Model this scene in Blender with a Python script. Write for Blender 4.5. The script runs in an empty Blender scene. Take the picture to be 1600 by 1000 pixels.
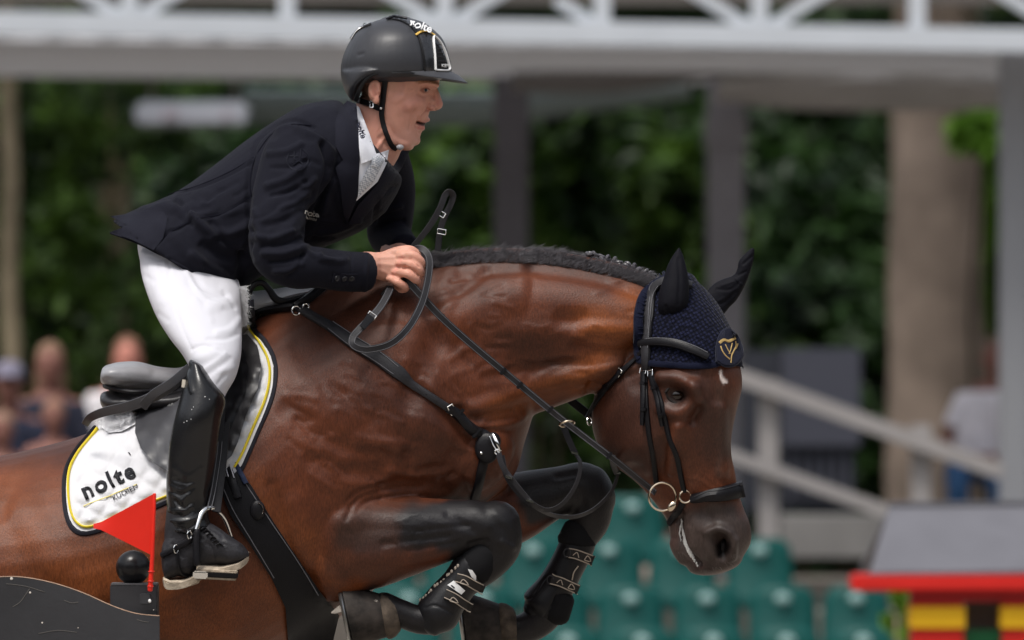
import bpy, bmesh, math, random
import numpy as np
from mathutils import Vector, Matrix
from mathutils.bvhtree import BVHTree
random.seed(7); np.random.seed(7)
SC = bpy.context.scene
COL = SC.collection
S = 0.00133; D = 20.0; ZC = 2.7          # metres per photo pixel at the horse, camera distance, camera height

# ---------------------------------------------------------------- camera, world, sun, exposure
cam = bpy.data.objects.new('camera', bpy.data.cameras.new('camera'))
COL.objects.link(cam); SC.camera = cam
cam.location = (0, -D, ZC); cam.rotation_euler = (math.radians(90), 0, 0)
cam.data.sensor_width = 36; cam.data.lens = 36*D/(1600*S)
cam.data.clip_start = 0.5; cam.data.clip_end = 600
cam.data.dof.use_dof = True; cam.data.dof.focus_distance = D-0.22
cam.data.dof.aperture_fstop = cam.data.lens/54.0
cam.data.dof.aperture_blades = 0
w = bpy.data.worlds.new('World'); SC.world = w; w.use_nodes = True
nt = w.node_tree; bg = nt.nodes['Background']
sky = nt.nodes.new('ShaderNodeTexSky'); sky.sky_type = 'NISHITA'; sky.sun_disc = False
SUN_EL, SUN_AZ = math.radians(62), math.radians(212)      # azimuth clockwise from +Y
sky.sun_elevation = SUN_EL; sky.sun_rotation = SUN_AZ; sky.air_density = 1.0; sky.dust_density = 4.0
hs = nt.nodes.new('ShaderNodeHueSaturation'); hs.inputs['Saturation'].default_value = 0.35
nt.links.new(sky.outputs[0], hs.inputs['Color']); nt.links.new(hs.outputs[0], bg.inputs[0])
bg.inputs[1].default_value = 0.15
sd = bpy.data.lights.new('sun', 'SUN'); sd.energy = 1.9; sd.angle = math.radians(14); sd.color = (1, .96, .9)
sun = bpy.data.objects.new('sun', sd); COL.objects.link(sun)
dv = Vector((math.sin(SUN_AZ)*math.cos(SUN_EL), math.cos(SUN_AZ)*math.cos(SUN_EL), math.sin(SUN_EL)))
sun.rotation_euler = dv.to_track_quat('Z', 'Y').to_euler()
SC.view_settings.view_transform = 'Standard'; SC.view_settings.look = 'None'
SC.view_settings.exposure = 0.38; SC.view_settings.gamma = 1

# ---------------------------------------------------------------- helpers
def P(px, py, y=0.0):
    k = S*(D+y)/D
    return Vector(((px-800)*k, y, ZC+(500-py)*k))
def toP(co):                      # world array -> photo pixels
    k = S*(D+co[:, 1])/D
    return np.stack([co[:, 0]/k+800, 500-(co[:, 2]-ZC)/k], 1)
def srgb(r, g, b):
    f = lambda c: (c/255/12.92) if c/255 <= .04045 else ((c/255+.055)/1.055)**2.4
    return (f(r), f(g), f(b))
def mat(name, col, rough=.6, metal=0, bump=0, bscale=200, var=0, vscale=20, coat=0, sheen=0, attr=None, emit=None, spec=.25, weave=0, sss=0, anis=None, hair=0):
    m = bpy.data.materials.new(name); m.use_nodes = True
    n = m.node_tree.nodes; l = m.node_tree.links; b = n['Principled BSDF']
    b.inputs['Base Color'].default_value = (*col, 1); b.inputs['Roughness'].default_value = rough
    b.inputs['Metallic'].default_value = metal; b.inputs['Coat Weight'].default_value = coat
    b.inputs['Coat Roughness'].default_value = .25
    b.inputs['Specular IOR Level'].default_value = spec
    if sheen: b.inputs['Sheen Weight'].default_value = sheen; b.inputs['Sheen Roughness'].default_value = .4
    if sss:
        b.inputs['Subsurface Weight'].default_value = sss; b.inputs['Subsurface Radius'].default_value = (.01, .004, .002); b.inputs['Subsurface Scale'].default_value = 1
    tc = n.new('ShaderNodeTexCoord'); src = None
    if attr:
        a = n.new('ShaderNodeAttribute'); a.attribute_name = attr; src = a.outputs['Color']
    if var:
        no = n.new('ShaderNodeTexNoise'); no.inputs['Scale'].default_value = vscale; no.inputs['Detail'].default_value = 5
        l.new(tc.outputs['Object'], no.inputs['Vector'])
        mr = n.new('ShaderNodeMapRange'); mr.inputs[1].default_value = .25; mr.inputs[2].default_value = .75
        mr.inputs[3].default_value = 1-var; mr.inputs[4].default_value = 1+var
        l.new(no.outputs[0], mr.inputs[0])
        mx = n.new('ShaderNodeVectorMath'); mx.operation = 'SCALE'
        if src: l.new(src, mx.inputs[0])
        else: mx.inputs[0].default_value = col
        sc_ = mr.outputs[0]
        if hair:
            mh = n.new('ShaderNodeMapping'); mh.inputs['Rotation'].default_value = (0, .75, 0); mh.inputs['Scale'].default_value = (1, 1, .22); l.new(tc.outputs['Object'], mh.inputs[0])
            nh = n.new('ShaderNodeTexNoise'); nh.inputs['Scale'].default_value = hair; nh.inputs['Detail'].default_value = 4; l.new(mh.outputs[0], nh.inputs['Vector'])
            m2 = n.new('ShaderNodeMapRange'); m2.inputs[1].default_value = .3; m2.inputs[2].default_value = .7; m2.inputs[3].default_value = .72; m2.inputs[4].default_value = 1.28; l.new(nh.outputs[0], m2.inputs[0])
            mm = n.new('ShaderNodeMath'); mm.operation = 'MULTIPLY'; l.new(sc_, mm.inputs[0]); l.new(m2.outputs[0], mm.inputs[1]); sc_ = mm.outputs[0]
        l.new(sc_, mx.inputs['Scale']); src = mx.outputs[0]
    if src: l.new(src, b.inputs['Base Color'])
    if bump:
        no = n.new('ShaderNodeTexNoise'); no.inputs['Scale'].default_value = bscale; no.inputs['Detail'].default_value = 6
        mp = n.new('ShaderNodeMapping'); l.new(tc.outputs['Object'], mp.inputs[0]); l.new(mp.outputs[0], no.inputs['Vector'])
        if anis: mp.inputs['Scale'].default_value = anis
        bp = n.new('ShaderNodeBump'); bp.inputs['Strength'].default_value = bump; bp.inputs['Distance'].default_value = .002
        l.new(no.outputs[0], bp.inputs['Height']); last = bp
        if weave:
            wv = n.new('ShaderNodeTexWave'); wv.inputs['Scale'].default_value = weave; wv.bands_direction = 'DIAGONAL'
            l.new(tc.outputs['Object'], wv.inputs['Vector'])
            b2 = n.new('ShaderNodeBump'); b2.inputs['Strength'].default_value = .25; b2.inputs['Distance'].default_value = .0006
            l.new(wv.outputs[0], b2.inputs['Height']); l.new(bp.outputs[0], b2.inputs['Normal']); last = b2
        l.new(last.outputs[0], b.inputs['Normal'])
    if emit: b.inputs['Emission Color'].default_value = (*emit, 1); b.inputs['Emission Strength'].default_value = 1
    return m

def link(name, me, m=None, parent=None, smooth=True):
    o = bpy.data.objects.new(name, me); COL.objects.link(o)
    if m is not None:
        for x in (m if isinstance(m, (list, tuple)) else [m]): me.materials.append(x)
    if smooth and len(me.polygons): me.polygons.foreach_set('use_smooth', [True]*len(me.polygons))
    if parent is not None: o.parent = parent
    return o
def tag(o, label=None, cat=None, group=None, kind=None):
    if label: o['label'] = label
    if cat: o['category'] = cat
    if group: o['group'] = group
    if kind: o['kind'] = kind
    return o
def empty(name, label, cat, group=None, loc=(0, 0, 0)):
    o = bpy.data.objects.new(name, None); COL.objects.link(o); o.location = loc; o.empty_display_size = .05
    return tag(o, label, cat, group)

class MB:
    """collects verts/faces into one mesh"""
    def __init__(s): s.v = []; s.f = []; s.mi = []
    def add(s, vs, fs, mi=0):
        k = len(s.v); s.v += [tuple(v) for v in vs]; s.f += [tuple(i+k for i in f) for f in fs]; s.mi += [mi]*len(fs); return s
    def box(s, c, h, rot=None, mi=0):
        vs = [Vector((x*h[0], y*h[1], z*h[2])) for x in (-1, 1) for y in (-1, 1) for z in (-1, 1)]
        if rot is not None: vs = [rot @ v for v in vs]
        vs = [v+Vector(c) for v in vs]
        return s.add(vs, [(0, 1, 3, 2), (4, 6, 7, 5), (0, 4, 5, 1), (2, 3, 7, 6), (0, 2, 6, 4), (1, 5, 7, 3)], mi)
    def prism(s, pts, y0, y1, mi=0):     # pts: list of photo px ; extruded from y0 to y1
        n = len(pts); a = [P(x, y, y0) for x, y in pts]
        b = [Vector((v.x, y1, v.z)) for v in a]
        s.add(a+b, [tuple(range(n))[::-1], tuple(range(n, 2*n))]+[(i, (i+1) % n, n+(i+1) % n, n+i) for i in range(n)], mi); return s
    def mesh(s, name='m'):
        me = bpy.data.meshes.new(name); me.from_pydata([tuple(v) for v in s.v], [], s.f)
        if any(s.mi): me.polygons.foreach_set('material_index', s.mi)
        bm = bmesh.new(); bm.from_mesh(me); bmesh.ops.recalc_face_normals(bm, faces=bm.faces); bm.to_mesh(me); bm.free()
        return me
    def build(s, name, m, parent=None, smooth=False, bev=0):
        me = s.mesh(name)
        if bev:
            bm = bmesh.new(); bm.from_mesh(me)
            bmesh.ops.bevel(bm, geom=list(bm.edges), offset=bev, segments=2, affect='EDGES', clamp_overlap=True); bm.to_mesh(me); bm.free()
        if smooth: shade_auto(me, 38)
        return link(name, me, m, parent, smooth)

def catmull(a, k):
    a = np.asarray(a, float)
    if len(a) < 3 or k <= 1: 
        t = np.linspace(0, len(a)-1, (len(a)-1)*k+1); i = np.minimum(t.astype(int), len(a)-2); f = (t-i).reshape(-1, *([1]*(a.ndim-1))); return a[i]*(1-f)+a[i+1]*f
    p = np.concatenate([[2*a[0]-a[1]], a, [2*a[-1]-a[-2]]]); out = []
    for i in range(1, len(p)-2):
        for j in range(k):
            t = j/k
            out.append(.5*((2*p[i])+(-p[i-1]+p[i+1])*t+(2*p[i-1]-5*p[i]+4*p[i+1]-p[i+2])*t*t+(-p[i-1]+3*p[i]-3*p[i+1]+p[i+2])*t**3))
    out.append(a[-1]); return np.array(out)

def ringloft(mb, rings, cap=True, round_=0.0, mi=0):
    """rings: (m,n,3) array"""
    rings = np.asarray(rings)
    if cap and round_:
        def caps(r, prev):
            c = r.mean(0); d = c-prev.mean(0); d /= (np.linalg.norm(d)+1e-9); rad = np.linalg.norm(r-c, axis=1).min()*round_
            return [c+(r-c)*math.cos(a)+d*rad*math.sin(a) for a in (math.pi/8, math.pi/4, math.pi*3/8, math.pi*.47)]
        a = caps(rings[0], rings[1])[::-1]; b = caps(rings[-1], rings[-2])
        rings = np.concatenate([a, rings, b])
    m, n, _ = rings.shape
    vs = rings.reshape(-1, 3).tolist()
    fs = [(i*n+j, i*n+(j+1) % n, (i+1)*n+(j+1) % n, (i+1)*n+j) for i in range(m-1) for j in range(n)]
    if cap: fs += [tuple(range(n))[::-1], tuple(range((m-1)*n, m*n))]
    mb.add(vs, fs, mi)

def sloft(mb, secs, k=4, n=32, round_=.6, e=1.0, cap=True, mi=0, wf=None):
    """secs: (ax,ay, bx,by, hw, yc) px end points of the section in the picture plane, half width, centre depth"""
    A = []
    for s_ in secs:
        ax, ay, bx, by, hw, yc = s_[:6]
        a = P(ax, ay, yc); b = P(bx, by, yc)
        A.append([*((a+b)/2), *((a-b)/2), hw])
    A = catmull(A, k); th = np.linspace(0, 2*math.pi, n, endpoint=False)
    c = np.sign(np.cos(th))*np.abs(np.cos(th))**e; s = np.sign(np.sin(th))*np.abs(np.sin(th))**e
    if wf is not None: s = s*wf(c)
    R = A[:, None, :3]+A[:, None, 3:6]*c[None, :, None]
    R[:, :, 1] += A[:, None, 6]*s[None, :]
    ringloft(mb, R, cap, round_, mi)

def tube(mb, pts, k=4, n=20, round_=1.0, flat=1.0, cap=True, mi=0, up=None):
    """pts: (px,py,y,r) r metres or (..., r_inplane, r_depth)"""
    A = []
    for p in pts:
        q = P(p[0], p[1], p[2]); A.append([*q, p[3], p[4] if len(p) > 4 else p[3]*flat])
    wtube(mb, A, k, n, round_, cap, mi, up)
def wtube(mb, A, k=1, n=10, round_=0, cap=True, mi=0, up=None):
    A = catmull(A, k); c = A[:, :3]; t = np.gradient(c, axis=0); t /= np.linalg.norm(t, axis=1)[:, None]+1e-12
    ref = np.array([0, 1.0, 0]) if up is None else np.array(up, float); R = []
    th = np.linspace(0, 2*math.pi, n, endpoint=False)
    for i in range(len(c)):
        v = ref-t[i]*ref.dot(t[i])
        if np.linalg.norm(v) < .15: v = np.array([0, 0, 1.])-t[i]*t[i][2]
        v /= np.linalg.norm(v); u = np.cross(v, t[i])
        R.append(c[i]+A[i, 3]*np.cos(th)[:, None]*u+A[i, 4]*np.sin(th)[:, None]*v)
    ringloft(mb, R, cap, round_, mi)
def ball(mb, c, r, nu=20, nv=12, mi=0, rot=None):
    vs = []; 
    if not hasattr(r, '__len__'): r = (r, r, r)
    for i in range(nv+1):
        a = math.pi*i/nv
        for j in range(nu):
            b = 2*math.pi*j/nu; p = Vector((r[0]*math.sin(a)*math.cos(b), r[1]*math.sin(a)*math.sin(b), r[2]*math.cos(a)))
            if rot is not None: p = rot @ p
            vs.append(p+Vector(c))
    fs = [(i*nu+j, i*nu+(j+1) % nu, (i+1)*nu+(j+1) % nu, (i+1)*nu+j) for i in range(nv) for j in range(nu)]
    mb.add(vs, fs, mi)
def ring_xz(c, rx, rz, n=28, rot=None):
    out = []
    for j in range(n):
        b = 2*math.pi*j/n; p = Vector((rx*math.cos(b), 0, rz*math.sin(b)))
        if rot is not None: p = rot @ p
        out.append(Vector(c)+p)
    return out
def torus(mb, c, R, r, rot=None, n=28, m=8, mi=0, rz=None):
    pts = []
    for j in range(n):
        b = 2*math.pi*j/n
        for q in range(m):
            a = 2*math.pi*q/m; p = Vector(((R+r*math.cos(a))*math.cos(b), r*math.sin(a), ((rz or R)+r*math.cos(a))*math.sin(b)))
            if rot is not None: p = rot @ p
            pts.append(Vector(c)+p)
    mb.add(pts, [(j*m+q, j*m+(q+1) % m, ((j+1) % n)*m+(q+1) % m, ((j+1) % n)*m+q) for j in range(n) for q in range(m)], mi)

def fuse(mb, vox, smooth=4, lam=.5):
    me = mb.mesh('tmp'); bm = bmesh.new(); bm.from_mesh(me); bmesh.ops.triangulate(bm, faces=[f for f in bm.faces if len(f.verts) > 4]); bm.to_mesh(me); bm.free()
    o = bpy.data.objects.new('tmp', me); COL.objects.link(o)
    md = o.modifiers.new('r', 'REMESH'); md.mode = 'VOXEL'; md.voxel_size = vox; md.adaptivity = 0
    dg = bpy.context.evaluated_depsgraph_get(); ne = bpy.data.meshes.new_from_object(o.evaluated_get(dg))
    bpy.data.objects.remove(o); bpy.data.meshes.remove(me)
    lap(ne, smooth, lam); return ne
def getco(me):
    c = np.empty(len(me.vertices)*3); me.vertices.foreach_get('co', c); return c.reshape(-1, 3)
def setco(me, c): me.vertices.foreach_set('co', c.ravel()); me.update()
def getno(me):
    c = np.empty(len(me.vertices)*3, np.float32); me.vertex_normals.foreach_get('vector', c); return c.reshape(-1, 3).astype(float)
def lap(me, it, lam=.5, mask=None):
    e = np.empty(len(me.edges)*2, np.int32); me.edges.foreach_get('vertices', e); e = e.reshape(-1, 2); n = len(me.vertices)
    deg = np.bincount(e.ravel(), minlength=n).astype(float); deg[deg == 0] = 1
    c = getco(me)
    for k in range(it):
        for L in (lam, -lam*1.03) if it > 3 else (lam,):
            a = np.stack([np.bincount(e[:, 0], c[e[:, 1], q], n)+np.bincount(e[:, 1], c[e[:, 0], q], n) for q in range(3)], 1)/deg[:, None]
            d = (a-c)*L
            if mask is not None: d *= mask[:, None]
            c = c+d
    setco(me, c)
def pdist(pp, pts):
    """distance of 2-D points to polyline"""
    pts = np.asarray(pts, float)
    if len(pts) == 1: return np.hypot(pp[:, 0]-pts[0, 0], pp[:, 1]-pts[0, 1])
    d = np.full(len(pp), 1e9)
    for a, b in zip(pts[:-1], pts[1:]):
        ab = b-a; t = np.clip(((pp-a)@ab)/(ab@ab+1e-9), 0, 1); q = pp-(a+t[:, None]*ab); d = np.minimum(d, np.hypot(q[:, 0], q[:, 1]))
    return d
def cr2(pts, k=5): return catmull(pts, k) if len(pts) > 2 else np.asarray(pts, float)
def sculpt(me, strokes, side=-1, ylim=None):
    """strokes: (pts px, radius px, amount m[, (dx,dy,dz)]) on faces turned to side*Y"""
    c = getco(me); no = getno(me); pp = toP(c); face = np.clip((no[:, 1]*side+.15)/.5, 0, 1) if side else np.ones(len(c))
    if ylim: face = face*((c[:, 1] > ylim[0]) & (c[:, 1] < ylim[1]))
    for st in strokes:
        pts, r, amt = st[:3]; q = cr2(pts)
        lo = q.min(0)-r; hi = q.max(0)+r
        idx = np.where((pp[:, 0] > lo[0]) & (pp[:, 0] < hi[0]) & (pp[:, 1] > lo[1]) & (pp[:, 1] < hi[1]) & (face > 0))[0]
        if not len(idx): continue
        d = pdist(pp[idx], q); wgt = np.clip(1-(d/r)**2, 0, 1)**2*face[idx]
        dirn = no[idx] if len(st) < 4 else np.array(st[3], float)[None]
        c[idx] += dirn*(wgt*amt)[:, None]
    setco(me, c)
def colour(me, base, strokes, name='coat', side=None):
    """vertex coat colours: strokes (pts px, radius, colour, strength, inner) ; base func or colour"""
    c = getco(me); pp = toP(c); no = getno(me)
    j = (np.sin(c[:, 0]*61+c[:, 2]*37)+np.sin(c[:, 0]*-43+c[:, 2]*97+1.3)+np.sin(c[:, 0]*151+c[:, 2]*-71))*(1.8 if name == 'coat' else .4); pp = pp+np.stack([j, -j], 1)
    col = np.tile(np.array(base, float), (len(c), 1)) if not callable(base) else base(c, pp)
    for st in strokes:
        pts, r, cc, s_ = st[:4]; inner = st[4] if len(st) > 4 else 0
        d = pdist(pp, cr2(pts)); wg = np.clip((r-d)/(r-inner*r+1e-6), 0, 1); wg = wg*wg*(3-2*wg)*s_
        if len(st) > 5 and st[5]: wg = wg*((c[:, 1] > st[5][0]) & (c[:, 1] < st[5][1]))
        col = col*(1-wg[:, None])+np.array(cc)[None]*wg[:, None]
    at = me.color_attributes.new(name, 'FLOAT_COLOR', 'POINT')
    at.data.foreach_set('color', np.concatenate([col, np.ones((len(c), 1))], 1).astype(np.float32).ravel())
def bvh_of(objs):
    vs = []; fs = []
    for o in objs:
        me = o.data if hasattr(o, 'data') else o; k = len(vs); vs += [v.co.copy() for v in me.vertices]; fs += [tuple(i+k for i in p.vertices) for p in me.polygons]
    return BVHTree.FromPolygons(vs, fs)
def hit(bv, px, py, dflt=0, sgn=1):
    """front surface point seen at photo px; sgn=-1: far side"""
    o = Vector((0, -D, ZC)); d = (P(px, py, 0)-o).normalized()
    if sgn < 0:
        e = o+d*(D+3); r = bv.ray_cast(e, -d)
    else: r = bv.ray_cast(o, d)
    if r[0] is None: return P(px, py, dflt), Vector((0, -1, 0)), False
    n = r[1]
    if n.y > 0 and sgn > 0: n = -n
    return r[0], n, True
def inpoly(pp, poly):
    poly = np.asarray(poly, float); x, y = pp[:, 0], pp[:, 1]; r = np.zeros(len(pp), bool); j = len(poly)-1
    for i in range(len(poly)):
        xi, yi = poly[i]; xj, yj = poly[j]
        m = ((yi > y) != (yj > y)); r ^= m & (x < (xj-xi)*(y-yi)/(yj-yi+1e-12)+xi); j = i
    return r
def smooth_y(me, it, lam=.5): lap(me, it, lam)
def sheet(name, poly, bv, off, thick, m, parent=None, step=6, sm=3, dflt=-.3, dome=0, yfun=None, relief=None, ylag=None):
    """a fabric / leather panel with outline poly (photo px) laid over the surface bv"""
    poly = np.asarray(poly, float)
    bm = bmesh.new(); vs = [bm.verts.new((x, 0, y)) for x, y in poly]
    bm.faces.new(vs); x0, y0 = poly.min(0); x1, y1 = poly.max(0)
    for x in np.arange(x0+step, x1, step): bmesh.ops.bisect_plane(bm, geom=bm.verts[:]+bm.edges[:]+bm.faces[:], plane_co=(x+.013, 0, 0), plane_no=(1, 0, 0))
    for y in np.arange(y0+step, y1, step): bmesh.ops.bisect_plane(bm, geom=bm.verts[:]+bm.edges[:]+bm.faces[:], plane_co=(0, 0, y+.017), plane_no=(0, 0, 1))
    bm.verts.ensure_lookup_table()
    q = np.array([(v.co.x, v.co.z) for v in bm.verts]); n = len(q)
    yy = np.empty(n)
    for i, (x, y) in enumerate(q):
        if yfun: yy[i] = yfun(x, y)
        else:
            h = hit(bv, x, y); yy[i] = h[0].y if h[2] else np.nan
    if np.isnan(yy).all(): yy[:] = dflt
    if np.isnan(yy).any():
        g = ~np.isnan(yy)
        for i in np.where(~g)[0]:
            j = np.argmin(((q[g]-q[i])**2).sum(1)); yy[i] = yy[g][j]
    e = np.array([(a.verts[0].index, a.verts[1].index) for a in bm.edges]) if False else None
    bm.verts.index_update(); e = np.array([(a.verts[0].index, a.verts[1].index) for a in bm.edges])
    deg = np.bincount(e.ravel(), minlength=n)
    y0_ = yy.copy()
    for _ in range(sm): yy = .5*yy+.5*(np.bincount(e[:, 0], yy[e[:, 1]], n)+np.bincount(e[:, 1], yy[e[:, 0]], n))/deg
    if sm and not yfun: yy = np.minimum(yy, y0_+.001)
    ed = pdist(q, np.vstack([poly, poly[:1]]))
    yy = yy-off-(dome*(1-np.exp(-ed/14)) if dome else 0)
    if relief is not None: yy = yy-relief(q, ed)
    for i, v in enumerate(bm.verts): v.co = P(q[i, 0], q[i, 1], yy[i])
    bmesh.ops.recalc_face_normals(bm, faces=bm.faces)
    me = bpy.data.meshes.new(name)
    # thickness: copy shifted back
    fs = bm.faces[:]
    if sum(f.normal.y*f.calc_area() for f in fs) > 0: bmesh.ops.reverse_faces(bm, faces=fs)
    r = bmesh.ops.extrude_face_region(bm, geom=bm.faces[:])
    for v in [g for g in r['geom'] if isinstance(g, bmesh.types.BMVert)]: v.co.y -= 0
    for f in fs:
        if f.is_valid:
            pass
    nv = [g for g in r['geom'] if isinstance(g, bmesh.types.BMVert)]
    old = [v for v in bm.verts if v not in set(nv)]
    for v in old: v.co.y += thick
    bmesh.ops.recalc_face_normals(bm, faces=bm.faces)
    bm.to_mesh(me); bm.free()
    o = link(name, me, m, parent, False)
    me.polygons.foreach_set('use_smooth', [True]*len(me.polygons)); shade_auto(me)
    return o
def shade_auto(me, ang=50):
    bm = bmesh.new(); bm.from_mesh(me)
    for e in bm.edges:
        if len(e.link_faces) == 2 and e.calc_face_angle(0) > math.radians(ang): e.smooth = False
    bm.to_mesh(me); bm.free()
def strap_on(mb, pts, w_, bv, off=.004, th=.004, k=6, dflt=-.2, mi=0, yset=None, crown=.25):
    """strap following surface: pts px; w_ width px (number or list)"""
    q = catmull(pts, k); n = len(q); W = catmull(np.array(w_, float).reshape(-1, 1), k)[:, 0] if hasattr(w_, '__len__') else np.full(n, float(w_))
    Y = catmull(np.array(yset, float).reshape(-1, 1), k)[:, 0] if yset is not None else None
    rings = []; C = []; N = []
    for i in range(n):
        if Y is not None: p = P(q[i, 0], q[i, 1], Y[i]); nn = Vector((0, -1, 0))
        else:
            p, nn, ok = hit(bv, q[i, 0], q[i, 1])
            if not ok: p = P(q[i, 0], q[i, 1], C[-1][1] if C else dflt); nn = Vector(N[-1]) if N else Vector((0, -1, 0))
        C.append(list(p)); N.append(list(nn))
    C = np.array(C); N = np.array(N)
    for _ in range(3):
        N[1:-1] = (N[:-2]+N[1:-1]*2+N[2:])/4
        if Y is None: C[1:-1, 1] = (C[:-2, 1]+2*C[1:-1, 1]+C[2:, 1])/4
    T = np.gradient(C, axis=0)
    for i in range(n):
        t = Vector(T[i]).normalized(); nn = Vector(N[i]); nn = (nn-t*nn.dot(t)).normalized(); s = t.cross(nn).normalized(); h = W[i]*S/2
        c = Vector(C[i])+nn*off
        rings.append([c+s*h, c+s*h*.92+nn*th*.8, c+s*h*.6+nn*th*(1), c+nn*th*(1+crown), c-s*h*.6+nn*th, c-s*h*.92+nn*th*.8, c-s*h, c-s*h-nn*th*.5, c+s*h-nn*th*.5])
    ringloft(mb, np.array([[list(v) for v in r] for r in rings]), True, 0, mi)
def strap_free(mb, pts, w_, th=.003, k=6, tilt=0, mi=0):
    """pts (px,py,y); flat strap with width seen in the picture plane, tilt per-point twist (radians)"""
    A = catmull([list(P(*p[:3]))+[p[3] if len(p) > 3 else tilt] for p in pts], k); n = len(A)
    T = np.gradient(A[:, :3], axis=0); rings = []
    for i in range(n):
        t = Vector(T[i]).normalized(); nn = Vector((0, -1, 0)); nn = (nn-t*nn.dot(t)).normalized(); nn = Matrix.Rotation(A[i, 3], 3, t) @ nn
        s = t.cross(nn).normalized(); h = (w_[0]+(w_[1]-w_[0])*i/(n-1) if hasattr(w_, '__len__') else w_)*S/2; c = Vector(A[i, :3])
        rings.append([list(v) for v in (c+s*h, c+s*h*.93+nn*th*.5, c+nn*th*.62, c-s*h*.93+nn*th*.5, c-s*h, c-s*h*.93-nn*th*.5, c+s*h*.93-nn*th*.5)])
    ringloft(mb, np.array(rings), True, 0, mi)
def strap_st(mb_, sts, pts, w_, th, k, tilt):
    """free strap plus two rows of stitching along its edges"""
    strap_free(mb_, pts, w_, th, k, tilt)
    for sg in (-1, 1):
        A = catmull([list(P(*p[:3])) for p in pts], k); T = np.gradient(A, axis=0); n = len(A); R = []
        for i in range(n):
            t = Vector(T[i]).normalized(); nn = Vector((0, -1, 0)); nn = (nn-t*nn.dot(t)).normalized(); nn = Matrix.Rotation(tilt, 3, t) @ nn
            s = t.cross(nn).normalized(); wd = (w_[0]+(w_[1]-w_[0])*i/(n-1) if hasattr(w_, '__len__') else w_)*S/2; c = Vector(A[i])+s*wd*.72*sg+nn*(th*.55); R.append([*c, .0006, .0006])
        wtube(sts, R, 1, 5, 0)
def text_mesh(body, size, bold=.0, extr=.0, shear=0, spacing=1.0):
    cu = bpy.data.curves.new('t', 'FONT'); cu.body = body; cu.size = size; cu.offset = bold; cu.extrude = extr; cu.shear = shear; cu.align_x = 'CENTER'; cu.align_y = 'CENTER'; cu.space_character = spacing
    cu.resolution_u = 4
    o = bpy.data.objects.new('t', cu); COL.objects.link(o); dg = bpy.context.evaluated_depsgraph_get()
    me = bpy.data.meshes.new_from_object(o.evaluated_get(dg)); bpy.data.objects.remove(o); return me
def text_on(name, body, px, py, hpx, ang, bv, m, parent=None, bold=0, off=.002, sub=0, shear=0, spacing=1, sx=1, dflt=-.3, planar=False):
    """lettering laid on the surface bv at photo px; hpx = letter size in px, ang degrees anticlockwise"""
    me = text_mesh(body, 1.0, bold, 0, shear, spacing); bm = bmesh.new(); bm.from_mesh(me); bmesh.ops.triangulate(bm, faces=bm.faces)
    if sub: bmesh.ops.subdivide_edges(bm, edges=bm.edges, cuts=sub, use_grid_fill=True)
    a = math.radians(ang); ca, sa = math.cos(a), math.sin(a)
    for v in bm.verts:
        x, y = v.co.x*hpx*sx, v.co.y*hpx; qx = px+x*ca-y*sa; qy = py-(x*sa+y*ca)
        p, n, ok = hit(bv, qx, qy, dflt); v.co = p+(Vector((0, -1, 0)) if planar else n)*off
    if planar:
        A = np.array([(v.co.x, v.co.z, 1, v.co.y) for v in bm.verts]); k_ = np.linalg.lstsq(A[:, :3], A[:, 3], rcond=None)[0]; r_ = A[:, 3]-A[:, :3]@k_; sh = r_.min()*.7
        for v in bm.verts: v.co.y = k_[0]*v.co.x+k_[1]*v.co.z+k_[2]+sh
    fs = bm.faces[:]; r = bmesh.ops.extrude_face_region(bm, geom=fs)
    for g in r['geom']:
        if isinstance(g, bmesh.types.BMVert): g.co.y -= .0006
    bm.to_mesh(me); bm.free(); return link(name, me, m, parent, False)
# ================================================================= SETTING
def rx(n): return random.uniform(-n, n)
m_sand = mat('arena_sand', (.30, .265, .225), .95, bump=1, bscale=30, var=.2, vscale=6)
e = MB(); n = 40
gv = [(-70+140*i/n, -30+130*j/n, 0) for j in range(n+1) for i in range(n+1)]
e.add(gv, [(j*(n+1)+i, j*(n+1)+i+1, (j+1)*(n+1)+i+1, (j+1)*(n+1)+i) for j in range(n) for i in range(n)])
tag(e.build('ground', m_sand), kind='structure')
m_conc = mat('terrace_concrete', (.13, .115, .10), .9, bump=.6, bscale=20, var=.25, vscale=4)
def K(y): return S*(D+y)/D
def xw(px, y): return (px-800)*K(y)
def zw(py, y): return ZC+(500-py)*K(y)
def wbox(name, px0, px1, py0, py1, y0, y1, m, parent=None, bev=.004, **t):
    """a box whose front face, at depth y0, spans the given photo pixels"""
    e = MB(); x0, x1, z1, z0 = xw(px0, y0), xw(px1, y0), zw(py0, y0), zw(py1, y0)
    e.box(((x0+x1)/2, (y0+y1)/2, (z0+z1)/2), ((x1-x0)/2, (y1-y0)/2, (z1-z0)/2)); o = e.build(name, m, parent, False, bev)
    return tag(o, **t) if t else o
# terraces under the seats
ter = empty('seating_terrace', 'pale concrete steps carrying the green stadium seats', 'terrace')
rows = [(29.6, 983), (30.4, 918), (31.2, 843), (32.0, 776)]
for i, (y, py) in enumerate(rows+[(33.3, 730)]):
    zt = zw(py, y)-.62; e = MB(); e.box((xw(1100, y)-2.4 if i < 4 else xw(1100, y)+3, y+.15, zt/2), (5.2 if i < 4 else 12, .42, zt/2)); e.build('step', m_conc, ter, False, .01)
# the concrete ramp side and back wall at the right
tag(wbox('concrete_wall', 1222, 1700, 806, 872, 33.8, 34.2, mat('grey_concrete', (.17, .165, .16), .9, bump=.5, bscale=15, var=.2, vscale=3)), label='low grey concrete wall beside the white handrail', cat='wall')
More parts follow.
